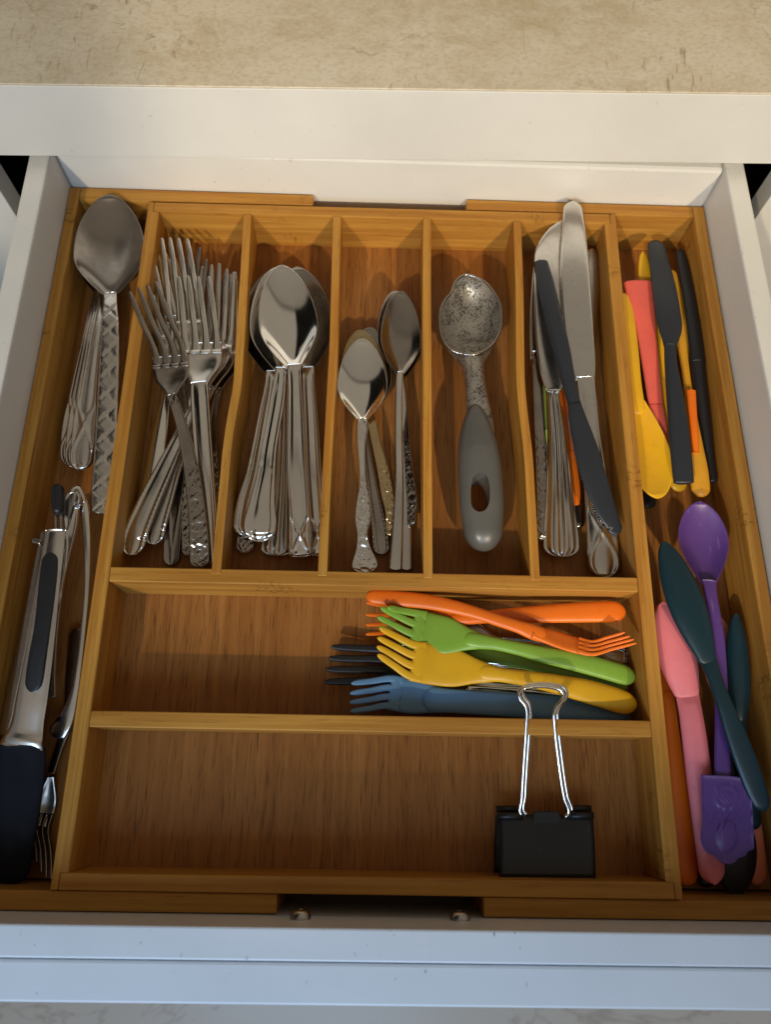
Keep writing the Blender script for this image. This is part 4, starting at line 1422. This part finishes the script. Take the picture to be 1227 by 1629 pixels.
def make_purple():
    o = thing('novelty_spoon', 'purple novelty spoon with an embossed plate at its handle end', 'spoon', at(1155, 1300, -20), GR)
    v, f = bowl_mesh((1113, 798, -8), (1129, 932, -11), 80, 0.0075, 0.0016, 0.30, pos=0.55)
    link('bowl', v, f, M['purple'], o)
    v, f = strip(W([(1129, 924, -11, 24), (1131, 942, -10, 21), (1137, 975, -9.5, 20), (1143, 1014, -9, 21), (1147, 1070, -9, 21), (1149, 1140, -9, 22), (1150, 1215, -9, 26), (1151, 1245, -9, 28)]), 0.0032, 70, 13, 0, 0, None, 0, 3)
    link('handle', v, f, M['purple'], o)
    # embossed plate: flat top, scalloped foot
    out = [(1116, 1232), (1135, 1233), (1160, 1234), (1187, 1240), (1195, 1246), (1197, 1270), (1199, 1300), (1200, 1335), (1199, 1352), (1191, 1354), (1186, 1362), (1177, 1364), (1168, 1373), (1158, 1375), (1146, 1370), (1138, 1362), (1128, 1358), (1120, 1350), (1116, 1340), (1118, 1310), (1117, 1270)]
    c = np.array([1157.0, 1302.0])
    rim = spline([[x, y, 0, 1] for x, y in out + out[:1]], np.linspace(0, 1, 85)[:-1])[:, :2]
    rings = np.linspace(1, 0.04, 30)
    V, F = [], []
    m_ = len(rim)

    def rel(p):
        x, y = p
        z = 0.0
        # a plain raised roundel above an upright oval
        d = math.hypot((x - 1157), (y - 1268))
        z += 0.45 * math.exp(-((d - 17) / 3.5) ** 2) + 0.7 * math.exp(-(d / 13) ** 4)
        z += 0.4 * math.sin(x * 0.9) * math.sin(y * 0.7) * math.exp(-(d / 12) ** 4)
        e = math.hypot((x - 1158) / 17, (y - 1330) / 27)
        z += 1.5 * max(0.0, 1 - e**2) ** 0.5 if e < 1 else 0
        z += 0.35 * math.sin(x * 0.55 + y * 0.22) * math.exp(-((y - 1300) / 22) ** 2)
        return z
    for r in rings:
        for p in rim:
            q = c + (p - c) * r
            edge = 0.7 * math.exp(-((1 - r) / 0.05) ** 2)
            V.append(at(q[0], q[1], -6.4 + rel(q) + edge - (q[1] - 1232) * 0.035))
    for i in range(len(rings) - 1):
        for j in range(m_):
            k = (j + 1) % m_
            F.append((i * m_ + j, (i + 1) * m_ + j, (i + 1) * m_ + k, i * m_ + k))
    F.append(tuple((len(rings) - 1) * m_ + j for j in range(m_)))
    b0 = len(V)
    for p in rim:
        V.append(at(p[0], p[1], -9.2 - (p[1] - 1232) * 0.035))
    for j in range(m_):
        k = (j + 1) % m_
        F.append((j, k, b0 + k, b0 + j))
    F.append(tuple(b0 + j for j in range(m_)))
    pl = link('embossed_plate', V, F, M['purple'], o)
    bmx = bmesh.new()
    bmx.from_mesh(pl.data)
    bmesh.ops.recalc_face_normals(bmx, faces=bmx.faces)
    bmx.to_mesh(pl.data)
    bmx.free()


make_purple()
spoon('plastic_spoon', 'dark teal plastic spoon slanting over the purple one, bowl face down', GR,
      (1056, 862, -5), (1130, 1060, -4), 61, 3.5, [(1128, 1052, -4, 27), (1138, 1080, -3, 24), (1153, 1120, -2, 27), (1170, 1165, -3, 34), (1189, 1215, -5, 38), (1206, 1262, -8, 34), (1217, 1291, -10, 26)],
      M['teal'], rl_plastic, t=5.0, r1=1.0, k=2.4, flip=True, nw=0.42, bt=2.4, pos=0.5)
spoon('plastic_spoon', 'second dark teal spoon standing behind the purple stem by the wing wall', GR,
      (1171, 976, -15), (1177, 1150, -20), 42, 4, [(1177, 1142, -20, 22), (1183, 1190, -22, 22), (1192, 1250, -25, 26), (1200, 1320, -29, 28)],
      M['teal'], rl_plastic, t=4.4, r1=1.0, k=2.4, flip=True, nw=0.5, bt=2.4)
spoon('plastic_spoon', 'pink plastic spoon with faceted handle under the purple plate', GR,
      (1054, 958, -13), (1096, 1112, -15), 63, 4, [(1094, 1104, -15, 38), (1099, 1130, -14, 38), (1105, 1170, -14, 40), (1114, 1240, -16, 42), (1124, 1310, -18, 44), (1131, 1365, -21, 43), (1135, 1405, -23, 41)],
      M['pink'], lambda s, u, L, hw: np.clip(0.0011 - np.maximum(np.abs(u) - 0.45, 0) * 0.0026, -0.001, 0.002) * np.clip(s / 0.06, 0, 1), t=4.0, r1=1.0, k=5.0, flip=True, nw=0.60, bt=2.4, pos=0.45)
spoon('plastic_spoon', 'salmon coloured plastic spoon deepest at the right, under the teal handle', GR,
      (1136, 974, -24), (1160, 1125, -27), 60, 4, [(1160, 1116, -27, 30), (1168, 1150, -27, 30), (1184, 1240, -29, 34), (1196, 1320, -31, 36), (1203, 1380, -32, 34), (1205, 1408, -33, 30)],
      M['salmon'], rl_plastic, t=4.4, r1=1.0, k=2.6, nw=0.5, bt=2.2)
fork('plastic_fork', 'orange plastic fork lying on edge along the tray wall, tine tip showing', GR,
     (1064, 1120, -26), (1056, 1050, -26), 34, [(1045, 962), (1049, 961), (1054, 963), (1060, 966)], -22,
     [(1064, 1116, -26, 22), (1071, 1170, -26, 24), (1080, 1250, -27, 31), (1088, 1330, -29, 36), (1093, 1385, -31, 36), (1094, 1409, -32, 32)],
     M['orange'], rl_plastic, 4.8, 1.0, 2.4, dip=2, tw=0.7, tt=2.2)
spoon('plastic_spoon', 'black plastic spoon at the very front, wide bowl below the purple plate', GR,
      (1173, 1425, -29), (1164, 1262, -26), 72, 4, [(1164, 1270, -26, 26), (1160, 1220, -27, 24), (1152, 1120, -31, 24), (1144, 1020, -34, 24)],
      M['black'], rl_plastic, t=4.0, r1=1.0, k=2.6, nw=0.4, bt=2.2, flip=True, pos=0.55)
knife('plastic_knife', 'black plastic knife on the wing floor beside the pink handle end', GR,
      [(1118, 1340, -36, 20), (1112, 1240, -36, 22), (1104, 1160, -36, 20), (1098, 1110, -36, 12)],
      [(1118, 1335, -36, 20), (1121, 1370, -36, 22), (1124, 1395, -36, 24), (1126, 1412, -36, 24)],
      M['black'], M['black'], rl_plastic, 2.4, 4.5, 0.6, 1.0, 2.6, 4.0)
